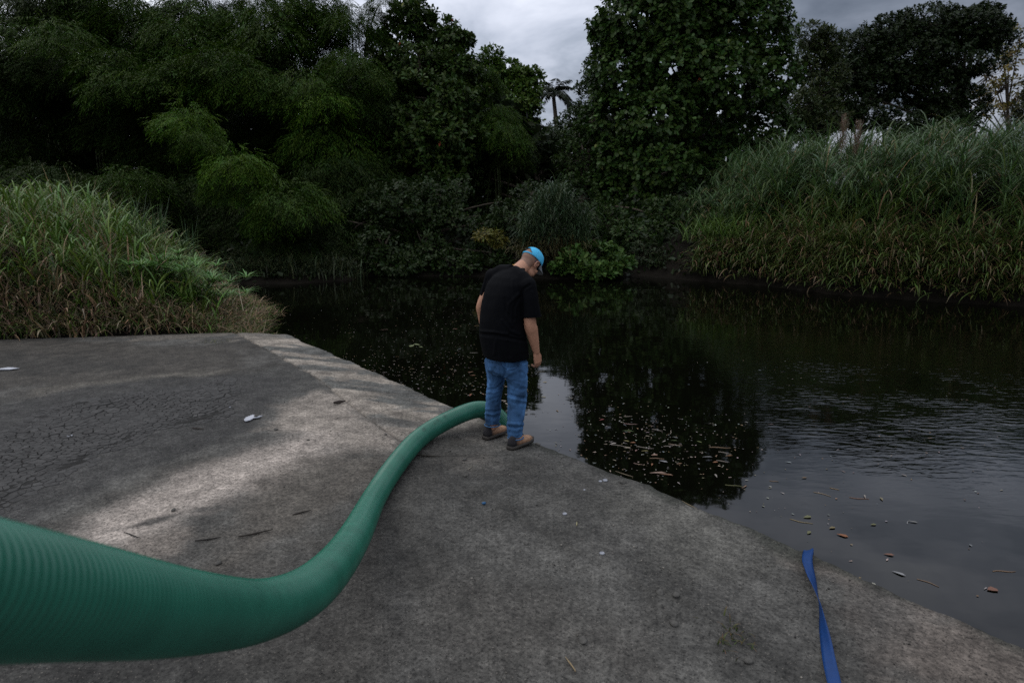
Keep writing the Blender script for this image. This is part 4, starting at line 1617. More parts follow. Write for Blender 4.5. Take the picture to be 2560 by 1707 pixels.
    V, Q, C = blades(P, np.where(rng.random(n) < .6, rng.normal(-1.57, .9, n), rng.uniform(0, 6.28, n)), rng.uniform(.65, 1.2, n), rng.uniform(0, .5, n), rng.uniform(1.9, 3.0, n),
                     rng.uniform(.022, .04, n), np.where((py > 620)[:, None], vary((.10, .095, .04), n), vary((.045, .078, .034), n)), 6)
    mesh_np('reed_blades', V, Q, M['grass'], root, C)['kind'] = 'stuff'
    # low grass on the far left shore
    pth = np.array([W(545, 702), W(600, 709), W(720, 708), W(800, 704), W(880, 697)])
    n = 2600
    t = rng.random(n)
    L = np.concatenate([[0], np.cumsum(np.linalg.norm(np.diff(pth, axis=0), axis=1))])
    Q2 = np.stack([np.interp(t * L[-1], L, pth[:, 0]), np.interp(t * L[-1], L, pth[:, 1])], 1) + np.stack([rng.normal(0, .3, n), np.abs(rng.normal(0, 1.0, n))], 1)
    B = ground_pts(Q2)
    B[:, 2] = np.maximum(B[:, 2], WZ)
    cl = Cloud()
    cl.add(*blades(B, rng.uniform(0, 6.28, n), rng.uniform(.3, .9, n), rng.uniform(0, .5, n), rng.uniform(1.0, 2.6, n), rng.uniform(.02, .05, n),
                   vary((.05, .07, .03), n, .5), 5))
    o = cl.build('shore_grass', M['grass'])
    tag(o, 'low dim grass along the far left shore', 'grass', kind='stuff')


build_right_bank()
#PART3

# ------------------------------------------------------------------ suction hose
def cam_pt(px, py, d):
    return ray(px, py) * d + np.array([0, 0, CAM_H])


def catmull(P, n):
    P = np.asarray(P, float)
    P = np.concatenate([[2 * P[0] - P[1]], P, [2 * P[-1] - P[-2]]])
    out = []
    for i in range(1, len(P) - 2):
        p0, p1, p2, p3 = P[i - 1:i + 3]
        t = np.linspace(0, 1, n, endpoint=False)[:, None]
        out.append(.5 * (2 * p1 + (p2 - p0) * t + (2 * p0 - 5 * p1 + 4 * p2 - p3) * t ** 2 + (3 * p1 - p0 - 3 * p2 + p3) * t ** 3))
    out.append(P[-2][None])
    return np.concatenate(out)


def resample(path, step):
    s = np.concatenate([[0], np.cumsum(np.linalg.norm(np.diff(path, axis=0), axis=1))])
    u = np.arange(0, s[-1], step)
    return np.stack([np.interp(u, s, path[:, k]) for k in range(3)], 1)


def smooth_path(p, it):
    p = p.copy()
    for _ in range(it):
        p[1:-1] = p[1:-1] * .5 + (p[:-2] + p[2:]) * .25
    return p


HR = 0.077


def build_hose():
    near = [(0, 1480, .765), (281, 1512, .99), (468, 1531, 1.25), (664, 1524, 1.72), (790, 1462, 2.12), (879, 1354, 2.95), (938, 1240, 4.22)]
    gnd = [(987, 1165), (1043, 1099), (1100, 1060)]
    P = [np.array(q) for q in ((-2.2, -4.2, .6), (-1.4, -2.8, 1.5), (-.85, -1.4, 2.02), (-.63, -.4, 2.08), (-.60, .2, 1.86))]
    P += [cam_pt(*q) for q in near]
    P += [G(x, y, HR + .012) for x, y in gnd]
    P += [cam_pt(1150, 1036, 5.78), cam_pt(1205, 1019, 5.98), cam_pt(1246, 1036, 6.08), cam_pt(1270, 1075, 6.12)]
    P += [P[-1] + np.array([.05, .08, -.25]), P[-1] + np.array([.09, .2, -.9])]
    path = resample(catmull(P, 40), .02)
    path = smooth_path(path, 60)
    pitch = .0155
    path = resample(path, pitch / 5)
    n = len(path)
    ph = np.arange(n) / 5 * 2 * np.pi
    r = HR + .0021 * np.cos(ph)
    seg = 36
    tan = unit(np.gradient(path, axis=0))
    a = unit(np.cross(tan[0], [0, 0, 1.0]))
    th = np.arange(seg) / seg * 2 * np.pi
    V = np.empty((n, seg, 3))
    for i in range(n):
        a = unit(a - tan[i] * (a @ tan[i]))
        b = np.cross(tan[i], a)
        V[i] = path[i] + r[i] * (np.cos(th)[:, None] * a + np.sin(th)[:, None] * b)
    V = V.reshape(-1, 3)
    i = np.arange(n - 1)[:, None] * seg
    j = np.arange(seg)[None]
    k = (j + 1) % seg
    Q = np.stack([i + j, i + k, i + seg + k, i + seg + j], -1).reshape(-1, 4)
    col = np.tile([1.0, 1, 1], (len(V), 1))
    # scuffed print on the upper side
    px, py = project(V)
    up = (V[:, 2] - np.repeat(path[:, 2], seg)) > .02
    for (mx, my, w, h) in ((1061, 1072, 4, 5), (1087, 1058, 4, 4), (1094, 1050, 5, 5), (1112, 1040, 4, 4), (1057, 1074, 2, 4)):
        msk = np.exp(-(((px - mx) / w) ** 2 + ((py - my) / h) ** 2)) * up
        col *= (1 - .45 * msk)[:, None]
    dust = fbm(V * 9, 4)
    col *= (1 + (dust - .5) * .25)[:, None]
    low = smooth(.0, -.07, V[:, 2] - np.repeat(path[:, 2], seg))
    m = mat('hose_pvc', (0.024, 0.138, 0.090), 0.26, 0.5, tint=True, noise=(7, .85, 1.12))
    o = mesh_np('suction_hose', V, Q, m, None, col, True)
    tag(o, 'thick ribbed green hose snaking over the concrete into the river', 'hose')


build_hose()


# ------------------------------------------------------------------ blue strap
def build_strap():
    # (px, py, lift, half-width direction angle): webbing lying on the slab with half a turn in it
    rows = [(2020, 1362, -.30, 0), (2018, 1368, -.02, .0), (2014, 1384, .012, .0), (2018, 1400, .02, .05), (2028, 1440, .030, .5), (2037, 1470, .034, .95),
            (2045, 1500, .036, 1.35), (2050, 1522, .036, 1.57), (2056, 1560, .034, 2.0), (2064, 1600, .030, 2.35), (2073, 1650, .024, 2.7),
            (2086, 1707, .02, 2.95), (2110, 1800, .012, 3.1), (2150, 1950, .01, 3.14)]
    ctr, ang = [], []
    ip = np.array([-eE[1], eE[0]])
    ip = ip if ip @ eF > 0 else -ip
    e0 = G(2018, 1374)[:2]
    e0 = A_ + eE * ((e0 - A_) @ INV2.T)[0]
    for off, z in ((-.035, -.75), (-.03, -.30), (-.022, -.06), (.0, -.006)):
        ctr.append(np.array([*(e0 + ip * off), z]))
        ang.append(0.0)
    for px, py, h, a in rows[3:]:
        ctr.append(G(px, py, h))
        ang.append(a)
    ctr = np.array(ctr)
    c = catmull(ctr, 8)
    a = np.interp(np.linspace(0, 1, len(c)), np.linspace(0, 1, len(ang)), ang)
    tan = unit(np.gradient(c, axis=0))
    wdt = .027
    V = []
    for i in range(len(c)):
        ex = np.array([.94, .34, 0])
        s = unit(ex - tan[i] * (ex @ tan[i]))
        nrm = np.cross(s, tan[i])
        d = s * math.cos(a[i]) + nrm * math.sin(a[i])
        e = np.cross(tan[i], d)
        for u in (-1, -.5, 0, .5, 1):
            V.append(c[i] + d * wdt * u + e * (.0012 + .003 * (1 - u * u)))
        for u in (1, .5, 0, -.5, -1):
            V.append(c[i] + d * wdt * u - e * (.0012 - .003 * (1 - u * u)))
    V = np.array(V)
    V[:, 2] = np.where(V[:, 2] > -.02, np.maximum(V[:, 2], cz(V[:, :2]) + .004), V[:, 2])
    m = 10
    g = Geo()
    g.rings([V[i * m:(i + 1) * m] for i in range(len(c))])
    o = g.build('strap', mat('blue_webbing', (0.002, 0.036, 0.15), .5, .35, noise=(40, .85, 1.1), bump=(600, .3, .001)))
    tag(o, 'twisted blue webbing strap hanging over the concrete edge', 'strap')


build_strap()

# ------------------------------------------------------------------ the man
AR = R_(45)
RV = np.array([math.cos(AR), -math.sin(AR), 0])
FV = np.array([math.sin(AR), math.cos(AR), 0])
ZV = np.array([0, 0, 1.0])


def ring(c, a, b, ax1=RV, ax2=FV, seg=28, power=2.3):
    th = np.arange(seg) / seg * 2 * np.pi
    cc, ss = np.cos(th), np.sin(th)
    x = np.sign(cc) * np.abs(cc) ** (2 / power) * a
    y = np.sign(ss) * np.abs(ss) ** (2 / power) * b
    return c + x[:, None] * ax1 + y[:, None] * ax2


def crease(V, Nn, lines, back=True):
    """press or raise folds along lines given in survey pixels: (points, width_px, depth_m)"""
    px, py = project(V)
    P = np.stack([px, py], -1)
    face = np.clip(-(Nn @ unit(np.array([0, .97, -.2]))), 0, 1) if back else np.ones(len(V))
    disp = np.zeros(len(V))
    for pts, w, dep in lines:
        d = line_dist(P, np.asarray(pts, float)) / w
        disp += dep * (1 - d ** 2) * np.exp(-d ** 2) * np.sqrt(face)
    return V + Nn * disp[:, None]


def build_man():
    root = empty('person', (-.02, 5.3, 0), 'person in black t-shirt, blue jeans and light blue cap, head bowed, at the water edge', 'person')
    skin = mat('skin', (1, 1, 1), .55, .4, tint=True, noise=(30, .9, 1.08), bump=(220, .12, .002))
    cotton = mat('black_cotton', (.0028, .0031, .0042), .8, .08, noise=(9, .85, 1.15))
    denim = mat('denim', (1, 1, 1), .85, .2, tint=True, noise=(160, .8, 1.2), bump=(420, .35, .001))

    # ---------------- joints
    Rsh, Rel, Rwr = U(1322, 716, 5.21), U(1325, 806, 5.20), U(1341, 882, 5.27)
    Lsh, Lel, Lwr = U(1230, 695, 5.50), U(1204, 764, 5.52), U(1211, 832, 5.68)
    PIT = R_(44)
    HC = U(1325, 657, 5.57)
    up = FV * math.sin(PIT) + ZV * math.cos(PIT)
    fd = FV * math.cos(PIT) - ZV * math.sin(PIT)
    HX = np.stack([RV, fd, up])
    h = lambda r, f, u: HC + r * RV + f * fd + u * up

    # ---------------- body: one continuous skin
    g = Geo()
    g.ell(h(0, -.005, .03), (.077, .098, .100), HX, 28, 18)          # skull
    g.ell(h(0, .028, -.05), (.062, .072, .082), HX)                   # face
    g.ell(h(0, .066, -.112), (.028, .026, .024), HX)                  # chin
    for s in (-1, 1):
        g.ell(h(s * .040, .03, -.085), (.024, .05, .034), HX)         # jaw
        g.ell(h(s * .040, .068, -.035), (.022, .022, .02), HX)        # cheek
    g.tube([h(0, .092, .012), h(0, .112, -.026), h(0, .104, -.044)], [.009, .014, .012], 10)   # nose
    g.ell(h(0, .090, -.074), (.024, .014, .013), HX)                  # mouth
    g.ell(h(0, .082, .028), (.055, .018, .014), HX)                   # brow
    nb = U(1287, 684, 5.41)
    g.tube([nb - ZV * .05 - FV * .03, nb, h(0, -.035, -.05), h(0, -.03, -.01)], [.075, .065, .060, .062], 20)
    # torso under the shirt
    g.rings([ring(U(1264, 900, 5.33), .15, .11), ring(U(1257, 845, 5.31), .165, .13), ring(U(1256, 790, 5.31), .155, .12),
             ring(U(1262, 740, 5.32), .16, .11), ring(U(1272, 708, 5.34), .15, .095), ring(U(1283, 686, 5.38), .085, .075)])
    # arms
    def arm(sh, el, wr, rs):
        pts = catmull([sh, (sh + el) / 2, el, el * .72 + wr * .28, el * .35 + wr * .65, wr], 5)
        rad = np.interp(np.linspace(0, 1, len(pts)), [0, .2, .4, .55, .78, 1], rs)
        g.tube(pts, rad, 18)
    arm(Rsh, Rel, Rwr, [.040, .050, .051, .055, .042, .028])
    arm(Lsh, Lel, Lwr, [.036, .044, .046, .047, .038, .028])

    def hand(wr, dirn, palm_in, thumb_dir, curl):
        """palm, four curled fingers of different length and a thumb leaving the side of the palm"""
        dirn = unit(dirn)
        spread = unit(thumb_dir - dirn * (thumb_dir @ dirn))
        pin = unit(palm_in - dirn * (palm_in @ dirn) - spread * (palm_in @ spread))
        kn = wr + dirn * .094
        for k, (off, L) in enumerate(((.030, .95), (.010, 1.06), (-.010, 1.0), (-.029, .80))):
            k0 = kn + spread * off - dirn * (.004 * abs(k - 1.2))
            g.tube([wr + spread * off * .6 + dirn * .005, wr + dirn * .045 + spread * off * .9, k0], [.017, .0165, .014], 10)   # palm ridge
            p, d, ang = k0, dirn.copy(), 0
            seq, rad = [p - dirn * .012, p], [.0115, .0108]
            for j, (sl, da) in enumerate(((.041, curl * .75), (.026, curl * 1.15), (.021, curl * .8))):
                ang += da + .06 * k
                d = dirn * math.cos(ang) + pin * math.sin(ang)
                p = p + d * sl * L
                seq.append(p)
                rad.append((.0108, .0098, .0085)[j])
            g.tube(catmull(seq, 3), np.interp(np.linspace(0, 1, 3 * (len(seq) - 1) + 1), np.linspace(0, 1, len(seq)), rad), 10)
        t0 = wr + dirn * .022 + spread * .022
        t1 = t0 + dirn * .032 + spread * .026 + pin * .012
        t2 = t1 + dirn * .030 + spread * .004 + pin * .014
        t3 = t2 + dirn * .020 - spread * .008 + pin * .012
        g.tube([t0, t1, t2, t3], [.0165, .0145, .0115, .0085], 10)
    hand(Rwr, (Rwr - Rel) * np.array([.6, .6, 1]) + np.array([.01, 0, 0]), -RV * 1.0 - FV * .15, FV, .62)
    hand(Lwr, (Lwr - Lel), RV, FV, .5)
    # legs inside the jeans
    for hip, kn, an in ((U(1290, 915, 5.27), U(1293, 1000, 5.25), U(1288, 1098, 5.19)), (U(1240, 912, 5.4), U(1236, 995, 5.41), U(1232, 1072, 5.40))):
        g.tube(catmull([hip, (hip + kn) / 2, kn, (kn + an) / 2, an], 4), np.interp(np.linspace(0, 1, 17), [0, .5, .7, 1], [.060, .042, .040, .030]), 16)
    V, Nn, F = remeshed(g, .0048, 3)
    # tints: skin, cropped hair under the cap, darker knuckles
    rel = (V - HC) @ HX.T
    col = np.tile([.47, .24, .15], (len(V), 1))
    inh = np.linalg.norm(V - HC, axis=1) < .15
    hl = -.062 + .025 * np.sin(rel[:, 1] * 30) + (fbm(V * 90, 3) - .5) * .012       # hairline
    hair = inh * smooth(0, .02, rel[:, 2] - hl - np.clip(rel[:, 1] + .02, 0, 1) * .9) * smooth(.03, .0, rel[:, 1])
    col = col * (1 - hair[:, None] * .58) + np.array([.05, .045, .042]) * hair[:, None] * .58
    beard = inh * smooth(.03, .06, rel[:, 1]) * smooth(-.075, -.10, rel[:, 2])
    col = col * (1 - beard[:, None] * .8) + np.array([.03, .025, .022]) * beard[:, None] * .8
    mesh_np('body', V, F, skin, root, col, True)

    # ear: rim and bowl (the near one shows)
    for s in (1, -1):
        gg = Geo()
        c0 = h(s * .076, .002, -.012)
        th = np.linspace(-.5, 4.6, 14)
        rimp = [c0 + fd * (.019 * math.sin(-t + 1.2)) + up * (.030 * math.cos(t - 1.2)) + s * RV * (.010 + .006 * math.sin(t)) for t in th]
        gg.tube(rimp, np.interp(np.linspace(0, 1, 14), [0, .7, 1], [.0045, .0055, .008]), 8)
        gg.ell(c0 + s * RV * .002, (.009, .018, .028), HX, 14, 8)
        gg.build('ear', skin, root, tint=np.tile([.42, .21, .14], (gg.n, 1)))

    # ---------------- shirt
    g = Geo()
    g.rings([ring(U(1266, 893, 5.32), .206, .168), ring(U(1262, 868, 5.315), .212, .17), ring(U(1257, 840, 5.31), .212, .172), ring(U(1255, 800, 5.31), .203, .163),
             ring(U(1257, 765, 5.315), .203, .155), ring(U(1262, 735, 5.32), .202, .145), ring(U(1269, 708, 5.33), .19, .13), ring(U(1275, 690, 5.35), .155, .115),
             ring(U(1283, 677, 5.375), .105, .09), ring(U(1290, 670, 5.40), .076, .076)], )
    g.ell(U(1320, 715, 5.22), (.075, .075, .075))
    g.ell(U(1233, 692, 5.50), (.072, .072, .072))
    g.tube([U(1283, 680, 5.37), U(1305, 695, 5.28), U(1322, 714, 5.22)], [.06, .066, .066], 16)
    g.tube([U(1281, 678, 5.38), U(1255, 680, 5.45), U(1234, 692, 5.5)], [.058, .066, .066], 16)
    g.tube([U(1321, 716, 5.215), U(1325, 745, 5.205), U(1328, 775, 5.20), U(1329, 792, 5.20)], [.072, .075, .077, .079], 20)
    g.tube([U(1232, 695, 5.5), U(1222, 718, 5.51), U(1215, 742, 5.52)], [.068, .063, .060], 20)
    V, Nn, F = remeshed(g, .0085, 5)
    V = V + Nn * ((fbm(V * np.array([7, 7, 4]), 3) - .5) * .016)[:, None]
    V = crease(V, Nn, [([(1199, 835), (1240, 838), (1275, 845), (1318, 852)], 5, -.014), ([(1203, 828), (1240, 830), (1270, 834)], 4, .012),
                       ([(1240, 828), (1262, 832), (1300, 842)], 3, -.008),
                       ([(1296, 735), (1272, 760), (1268, 790), (1280, 815)], 5, .008), ([(1300, 742), (1284, 770), (1285, 800)], 4, -.009),
                       ([(1262, 745), (1264, 775), (1275, 800)], 4, -.007), ([(1281, 700), (1283, 745), (1290, 790)], 4, .007),
                       ([(1303, 735), (1309, 722), (1325, 712)], 4, -.010), ([(1304, 740), (1305, 790)], 4, -.012),
                       ([(1215, 700), (1209, 730), (1207, 745)], 4, -.009), ([(1255, 800), (1275, 826), (1300, 836)], 4, .007),
                       ([(1330, 730), (1334, 760), (1338, 790)], 5, .006), ([(1240, 850), (1236, 885)], 5, .006), ([(1270, 855), (1274, 890)], 5, -.007),
                       ([(1300, 858), (1304, 893)], 4, .006)])
    shirt = mesh_np('shirt', V, F, cotton, root, None, True)
    # collar rib
    g = Geo()
    cpts = []
    nax = unit(h(0, -.035, -.05) - nb)
    cc = nb + nax * .012 - FV * .004
    cu = unit(nax + ZV * .5)
    c2 = unit(FV - cu * (FV @ cu))
    for t in np.linspace(0, 2 * np.pi, 33):
        cpts.append(cc + RV * .077 * math.cos(t) + c2 * (.080 * math.sin(t) + .004))
    g.tube(cpts, .0065, 8)
    g.build('collar', cotton, shirt)
    # sleeve hem
    g = Geo()
    e = U(1329, 789, 5.20)
    g.tube([e + .080 * (RV * math.cos(t) + FV * math.sin(t)) for t in np.linspace(0, 2 * np.pi, 25)], .004, 6)
    g.build('sleeve_hem', cotton, shirt)

    # ---------------- jeans
    g = Geo()
    g.rings([ring(U(1262, 935, 5.33), .135, .11), ring(U(1263, 920, 5.33), .178, .14), ring(U(1264, 900, 5.33), .190, .15), ring(U(1263, 870, 5.33), .18, .145),
             ring(U(1262, 850, 5.33), .172, .14)])
    R = [(1290, 905, 5.27, .104), (1291, 930, 5.265, .101), (1292, 960, 5.26, .092), (1293, 990, 5.255, .086), (1292, 1015, 5.24, .080), (1289, 1040, 5.22, .073),
         (1287, 1062, 5.20, .074), (1287, 1078, 5.185, .068), (1289, 1092, 5.18, .063)]
    L = [(1239, 898, 5.40, .100), (1240, 925, 5.40, .092), (1240, 950, 5.40, .080), (1236, 975, 5.41, .074), (1234, 1000, 5.41, .073), (1232, 1025, 5.41, .072),
         (1231, 1045, 5.405, .068), (1231, 1060, 5.40, .064)]
    ends = []
    for S in (R, L):
        g.tube([U(x, y, Y) for x, y, Y, _ in S], [r for *_, r in S], 24)
        ends.append((U(*S[-1][:3]), S[-1][3]))
    V, Nn, F = remeshed(g, .0085, 5)
    V = V + Nn * ((fbm(V * np.array([8, 8, 6]) + 3, 3) - .5) * .014)[:, None]
    V = V - Nn * (np.clip(.16 - np.abs(fbm(V * np.array([11, 11, 8]) + 21, 3) - .5) * 2, 0, 1) * .05)[:, None]
    V = crease(V, Nn, [(p_, w_ * rng.uniform(.8, 1.4), d_ * .8) for p_, w_, d_ in [([(1262, 940), (1263, 915), (1258, 890)], 3.5, -.016), ([(1268, 985), (1290, 992), (1316, 996)], 4, -.014), ([(1270, 992), (1295, 999), (1318, 1003)], 4, .012),
                       ([(1272, 1003), (1290, 1008), (1314, 1010)], 3, -.008),
                       ([(1264, 1064), (1285, 1070), (1306, 1067)], 4, -.016), ([(1265, 1058), (1290, 1060), (1308, 1060)], 4, .012), ([(1298, 1040), (1303, 1062)], 4, -.010),
                       ([(1270, 1080), (1290, 1084), (1306, 1078)], 3.5, -.008), ([(1240, 1030), (1246, 1042), (1249, 1050)], 3, -.009),
                       ([(1214, 1040), (1232, 1046), (1250, 1040)], 4, -.014), ([(1213, 1033), (1230, 1036), (1250, 1030)], 4, .010),
                       ([(1220, 973), (1240, 972), (1258, 955)], 4, -.012), ([(1216, 980), (1236, 982), (1258, 970)], 4, .010), ([(1214, 1000), (1232, 997), (1254, 990)], 4, -.007),
                       ([(1215, 1022), (1240, 1022), (1254, 1020)], 4, .008), ([(1208, 893), (1216, 906), (1250, 912)], 4, -.010), ([(1222, 925), (1245, 930), (1262, 940)], 4, .008),
                       ([(1264, 942), (1280, 930), (1300, 925)], 5, .008), ([(1268, 955), (1285, 968), (1305, 975)], 4, -.008), ([(1272, 945), (1290, 958), (1312, 966)], 4, .007),
                       ([(1262, 920), (1275, 924), (1293, 918), (1297, 900)], 1.6, .006)]])
    px, py = project(V)
    P2 = np.stack([px, py], -1)
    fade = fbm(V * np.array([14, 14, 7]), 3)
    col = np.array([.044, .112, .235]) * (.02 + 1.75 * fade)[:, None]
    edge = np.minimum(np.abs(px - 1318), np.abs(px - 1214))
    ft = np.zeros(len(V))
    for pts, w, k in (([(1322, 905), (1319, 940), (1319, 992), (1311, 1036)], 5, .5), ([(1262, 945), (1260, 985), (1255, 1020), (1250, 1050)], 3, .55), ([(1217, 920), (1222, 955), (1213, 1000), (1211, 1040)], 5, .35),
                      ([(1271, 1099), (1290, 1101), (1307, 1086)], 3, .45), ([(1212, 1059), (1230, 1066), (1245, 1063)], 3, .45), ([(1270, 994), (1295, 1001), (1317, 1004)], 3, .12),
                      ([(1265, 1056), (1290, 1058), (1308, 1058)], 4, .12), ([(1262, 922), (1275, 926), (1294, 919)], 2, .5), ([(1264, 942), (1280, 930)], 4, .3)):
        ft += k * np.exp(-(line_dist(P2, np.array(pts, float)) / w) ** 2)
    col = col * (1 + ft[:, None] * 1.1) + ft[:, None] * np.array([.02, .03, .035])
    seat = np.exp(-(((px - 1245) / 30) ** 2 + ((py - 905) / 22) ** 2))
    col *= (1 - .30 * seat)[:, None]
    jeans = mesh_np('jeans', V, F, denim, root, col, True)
    for (c, r), tl in zip(ends, ((.02, .05), (.0, .03))):
        g = Geo()
        pts = [c + (r + .004) * (RV * math.cos(t) + FV * math.sin(t)) - ZV * .004 + ZV * .0 for t in np.linspace(0, 2 * np.pi, 29)]
        g.tube(pts, .0055, 6)
        g.build('leg_hem', denim, jeans, tint=np.tile([.05, .12, .23], (g.n, 1)))
    g = Geo()
    pk = [(1247, 893), (1256, 914), (1266, 922), (1280, 924), (1293, 917), (1297, 897)]
    pos = []
    for x, y in pk:
        i = np.argmin(np.hypot(px - x, py - y) + 60 * (V[:, 1] > 5.32))
        pos.append(V[i] + Nn[i] * .001)
    g.tube(catmull(pos, 5), .0022, 5)
    g.build('pocket_seam', denim, jeans, tint=np.tile([.012, .035, .10], (g.n, 1)))

    # ---------------- shoes
    tan_ = mat('suede', (1, 1, 1), .85, .2, tint=True, noise=(50, .75, 1.15), bump=(150, .4, .002))
    rub = mat('rubber_sole', (.05, .044, .038), .8, .3, noise=(40, .7, 1.4), bump=(90, .4, .003))
    lace = mat('lace', (.03, .022, .018), .8, .2)
    for heel, toe, tz in ((G(1273, 1117), G(1333, 1091), 0), (G(1212, 1091), G(1272, 1066), 0)):
        d = unit((toe - heel) * np.array([1, 1, 0]))
        L = .305
        toe = heel + d * L
        sd = np.array([d[1], -d[0], 0])
        z0 = max(float(cz(heel[None, :2])[0]), float(cz(toe[None, :2])[0])) + .002
        base = np.array([heel[0], heel[1], z0])
        shoe = empty('shoe', base)
        shoe.parent = root
        shoe.location = Vector(base) - root.location
        #       s,   half width, height of upper, roundness
        prof = [(.0, .022, .075), (.012, .034, .105), (.05, .040, .118), (.09, .042, .120), (.13, .044, .108), (.17, .048, .088), (.21, .052, .074), (.25, .050, .064), (.28, .040, .054), (.298, .022, .042)]

        def sole_ring(s, w, zlo, zhi):
            th = np.linspace(0, 2 * np.pi, 13)[:-1]
            cx, sx = np.cos(th), np.sin(th)
            zz = (zlo + zhi) / 2 + np.sign(sx) * np.abs(sx) ** .35 * (zhi - zlo) / 2
            xx = np.sign(cx) * np.abs(cx) ** .5 * w
            return d * s + xx[:, None] * sd + zz[:, None] * ZV
        gs = Geo()
        gs.rings([sole_ring(s * 1.0 + (-.006 if s == 0 else .006 if s > .29 else 0), w + .006, .0 + (.012 if s > .28 else 0), .033 + (.008 if s > .24 else 0)) for s, w, _ in prof])
        so = gs.build('sole', rub, None)
        so.parent = shoe
        gu = Geo()
        rr, cl = [], []
        for s, w, hgt in prof:
            th = np.linspace(-.25, np.pi + .25, 17)
            x = np.cos(th) * w
            z = .026 + np.maximum(-.02, np.sin(th)) * (hgt - .026)
            rr.append(d * s + x[:, None] * sd + z[:, None] * ZV)
            c = np.tile([.40, .235, .145], (17, 1))
            if s < .06:
                c[:] = (.03, .028, .030)
            if s > .275:
                c[:] = (.12, .085, .06)
            c[z < .05] *= .6
            cl.append(c)
        gu.rings(rr)
        cl = np.concatenate(cl + [np.array([[.03, .03, .03], [.1, .07, .05]])])
        uo = gu.build('upper', tan_, None, tint=cl)
        uo.parent = shoe
        for k, s in enumerate((.125, .150, .175)):
            gl = Geo()
            hh = np.interp(s, [p[0] for p in prof], [p[2] for p in prof])
            pts = [d * (s + .010 * math.sin(t * 3.1 + k)) + sd * (.024 * t) + ZV * (hh + .004 - .016 * t * t) for t in np.linspace(-1, 1, 7)]
            gl.tube(pts, .0032, 6)
            lo = gl.build('lace', lace, None)
            lo.parent = shoe

    # ---------------- cap
    blue = mat('cap_cotton', (.085, .50, .80), .8, .25, noise=(60, .9, 1.08), bump=(350, .3, .001))
    CC = h(0, .002, .040)
    rx, rf, ru = .089, .110, .098

    def capp(az, q, k=1.0):
        # az 0 = front, q from rim (0) to crown (1)
        el = -.16 * (1 - q) + q * (math.pi / 2)
        lift = 0
        return CC + k * (RV * rx * math.sin(az) * math.cos(el) + fd * rf * math.cos(az) * math.cos(el)) + up * (ru * math.sin(el) * k + .004)
    na, nq = 48, 14
    V, Q = [], []
    for k in (1.0, .972):
        for j in range(nq + 1):
            for i in range(na):
                V.append(capp(2 * math.pi * i / na, j / nq * .985, k))
    blk = (nq + 1) * na
    cm = []
    for i in range(na):
        for j in range(nq):
            az = 2 * math.pi * (i + .5) / na
            q = (j + .5) / nq * .985
            opening = abs(az - math.pi) < .62 and .10 < q < .10 + .26 * math.cos((az - math.pi) / .62 * math.pi / 2)
            if opening:
                continue
            i2 = (i + 1) % na
            a, b, c, e = j * na + i, j * na + i2, (j + 1) * na + i2, (j + 1) * na + i
            Q.append((a, b, c, e))
            Q.append((blk + e, blk + c, blk + b, blk + a))
    for i in range(na):
        i2 = (i + 1) % na
        Q.append((i2, i, blk + i, blk + i2))
        Q.append((nq * na + i, nq * na + i2, blk + nq * na + i2, blk + nq * na + i))
    capo = mesh_np('cap', np.array(V), np.array(Q), blue, root, None, True)
    g = Geo()
    g.ell(capp(0, 1.0) + up * .002, (.008, .008, .004), HX, 10, 6)
    g.build('button', blue, capo)
    # seams
    for az in (0.0, math.pi / 3, -math.pi / 3, 2 * math.pi / 3, -2 * math.pi / 3):
        g = Geo()
        g.tube([capp(az, q, 1.006) for q in np.linspace(.02 if abs(az) < 2 else .1, .98, 12)], .0014, 5)
        g.build('seam', blue, capo)
    # brim
    bm_top, bm_bot = [], []
    V, Q = [], []
    nu, nv = 25, 8
    for side in (1, -1):
        for iu in range(nu):
            az = (iu / (nu - 1) - .5) * 2 * 1.12
            root_p = capp(az, .02, .99)
            reach = .075 * math.cos(az / 1.12 * math.pi / 2) ** .55
            for iv in range(nv):
                t = iv / (nv - 1)
                p = root_p + fd * reach * t - up * (.016 * t + .035 * (math.sin(az)) ** 2 * t) + up * .0015 * side
                V.append(p)
    b2 = nu * nv
    for iu in range(nu - 1):
        for iv in range(nv - 1):
            a, b, c, e = iu * nv + iv, iu * nv + iv + 1, (iu + 1) * nv + iv + 1, (iu + 1) * nv + iv
            Q.append((a, b, c, e))
            Q.append((b2 + e, b2 + c, b2 + b, b2 + a))
        a, e = iu * nv + nv - 1, (iu + 1) * nv + nv - 1
        Q.append((a, b2 + a, b2 + e, e))
    grey = mat('brim_felt', (.19, .20, .21), .85, .2, noise=(60, .9, 1.1))
    mesh_np('brim', np.array(V), np.array(Q), grey, capo, None, True)

    # ---------------- sunglasses
    dark = mat('dark_lens', (.006, .012, .03), .12, .6)
    frm = mat('glasses_frame', (.008, .03, .10), .35, .5)
    g0 = empty('sunglasses', HC)
    g0.parent = root
    g0.location = Vector(HC) - root.location
    for s in (1, -1):
        V, Q = [], []
        for k in (0, 1):
            for i in range(7):
                az = s * (.12 + i / 6 * .95)
                for j in range(4):
                    V.append(RV * (.070 - .003 * k) * math.sin(az) + fd * ((.112 - .003 * k) * math.cos(az)) + up * (.012 - j / 3 * .044 * (1 - .25 * (i / 6) ** 2)))
        for i in range(6):
            for j in range(3):
                a, b, c, e = i * 4 + j, i * 4 + j + 1, (i + 1) * 4 + j + 1, (i + 1) * 4 + j
                Q += [(a, b, c, e), (28 + e, 28 + c, 28 + b, 28 + a)]
        o = mesh_np('lens', np.array(V), np.array(Q), dark, None, None, True)
        o.parent = g0
        gt = Geo()
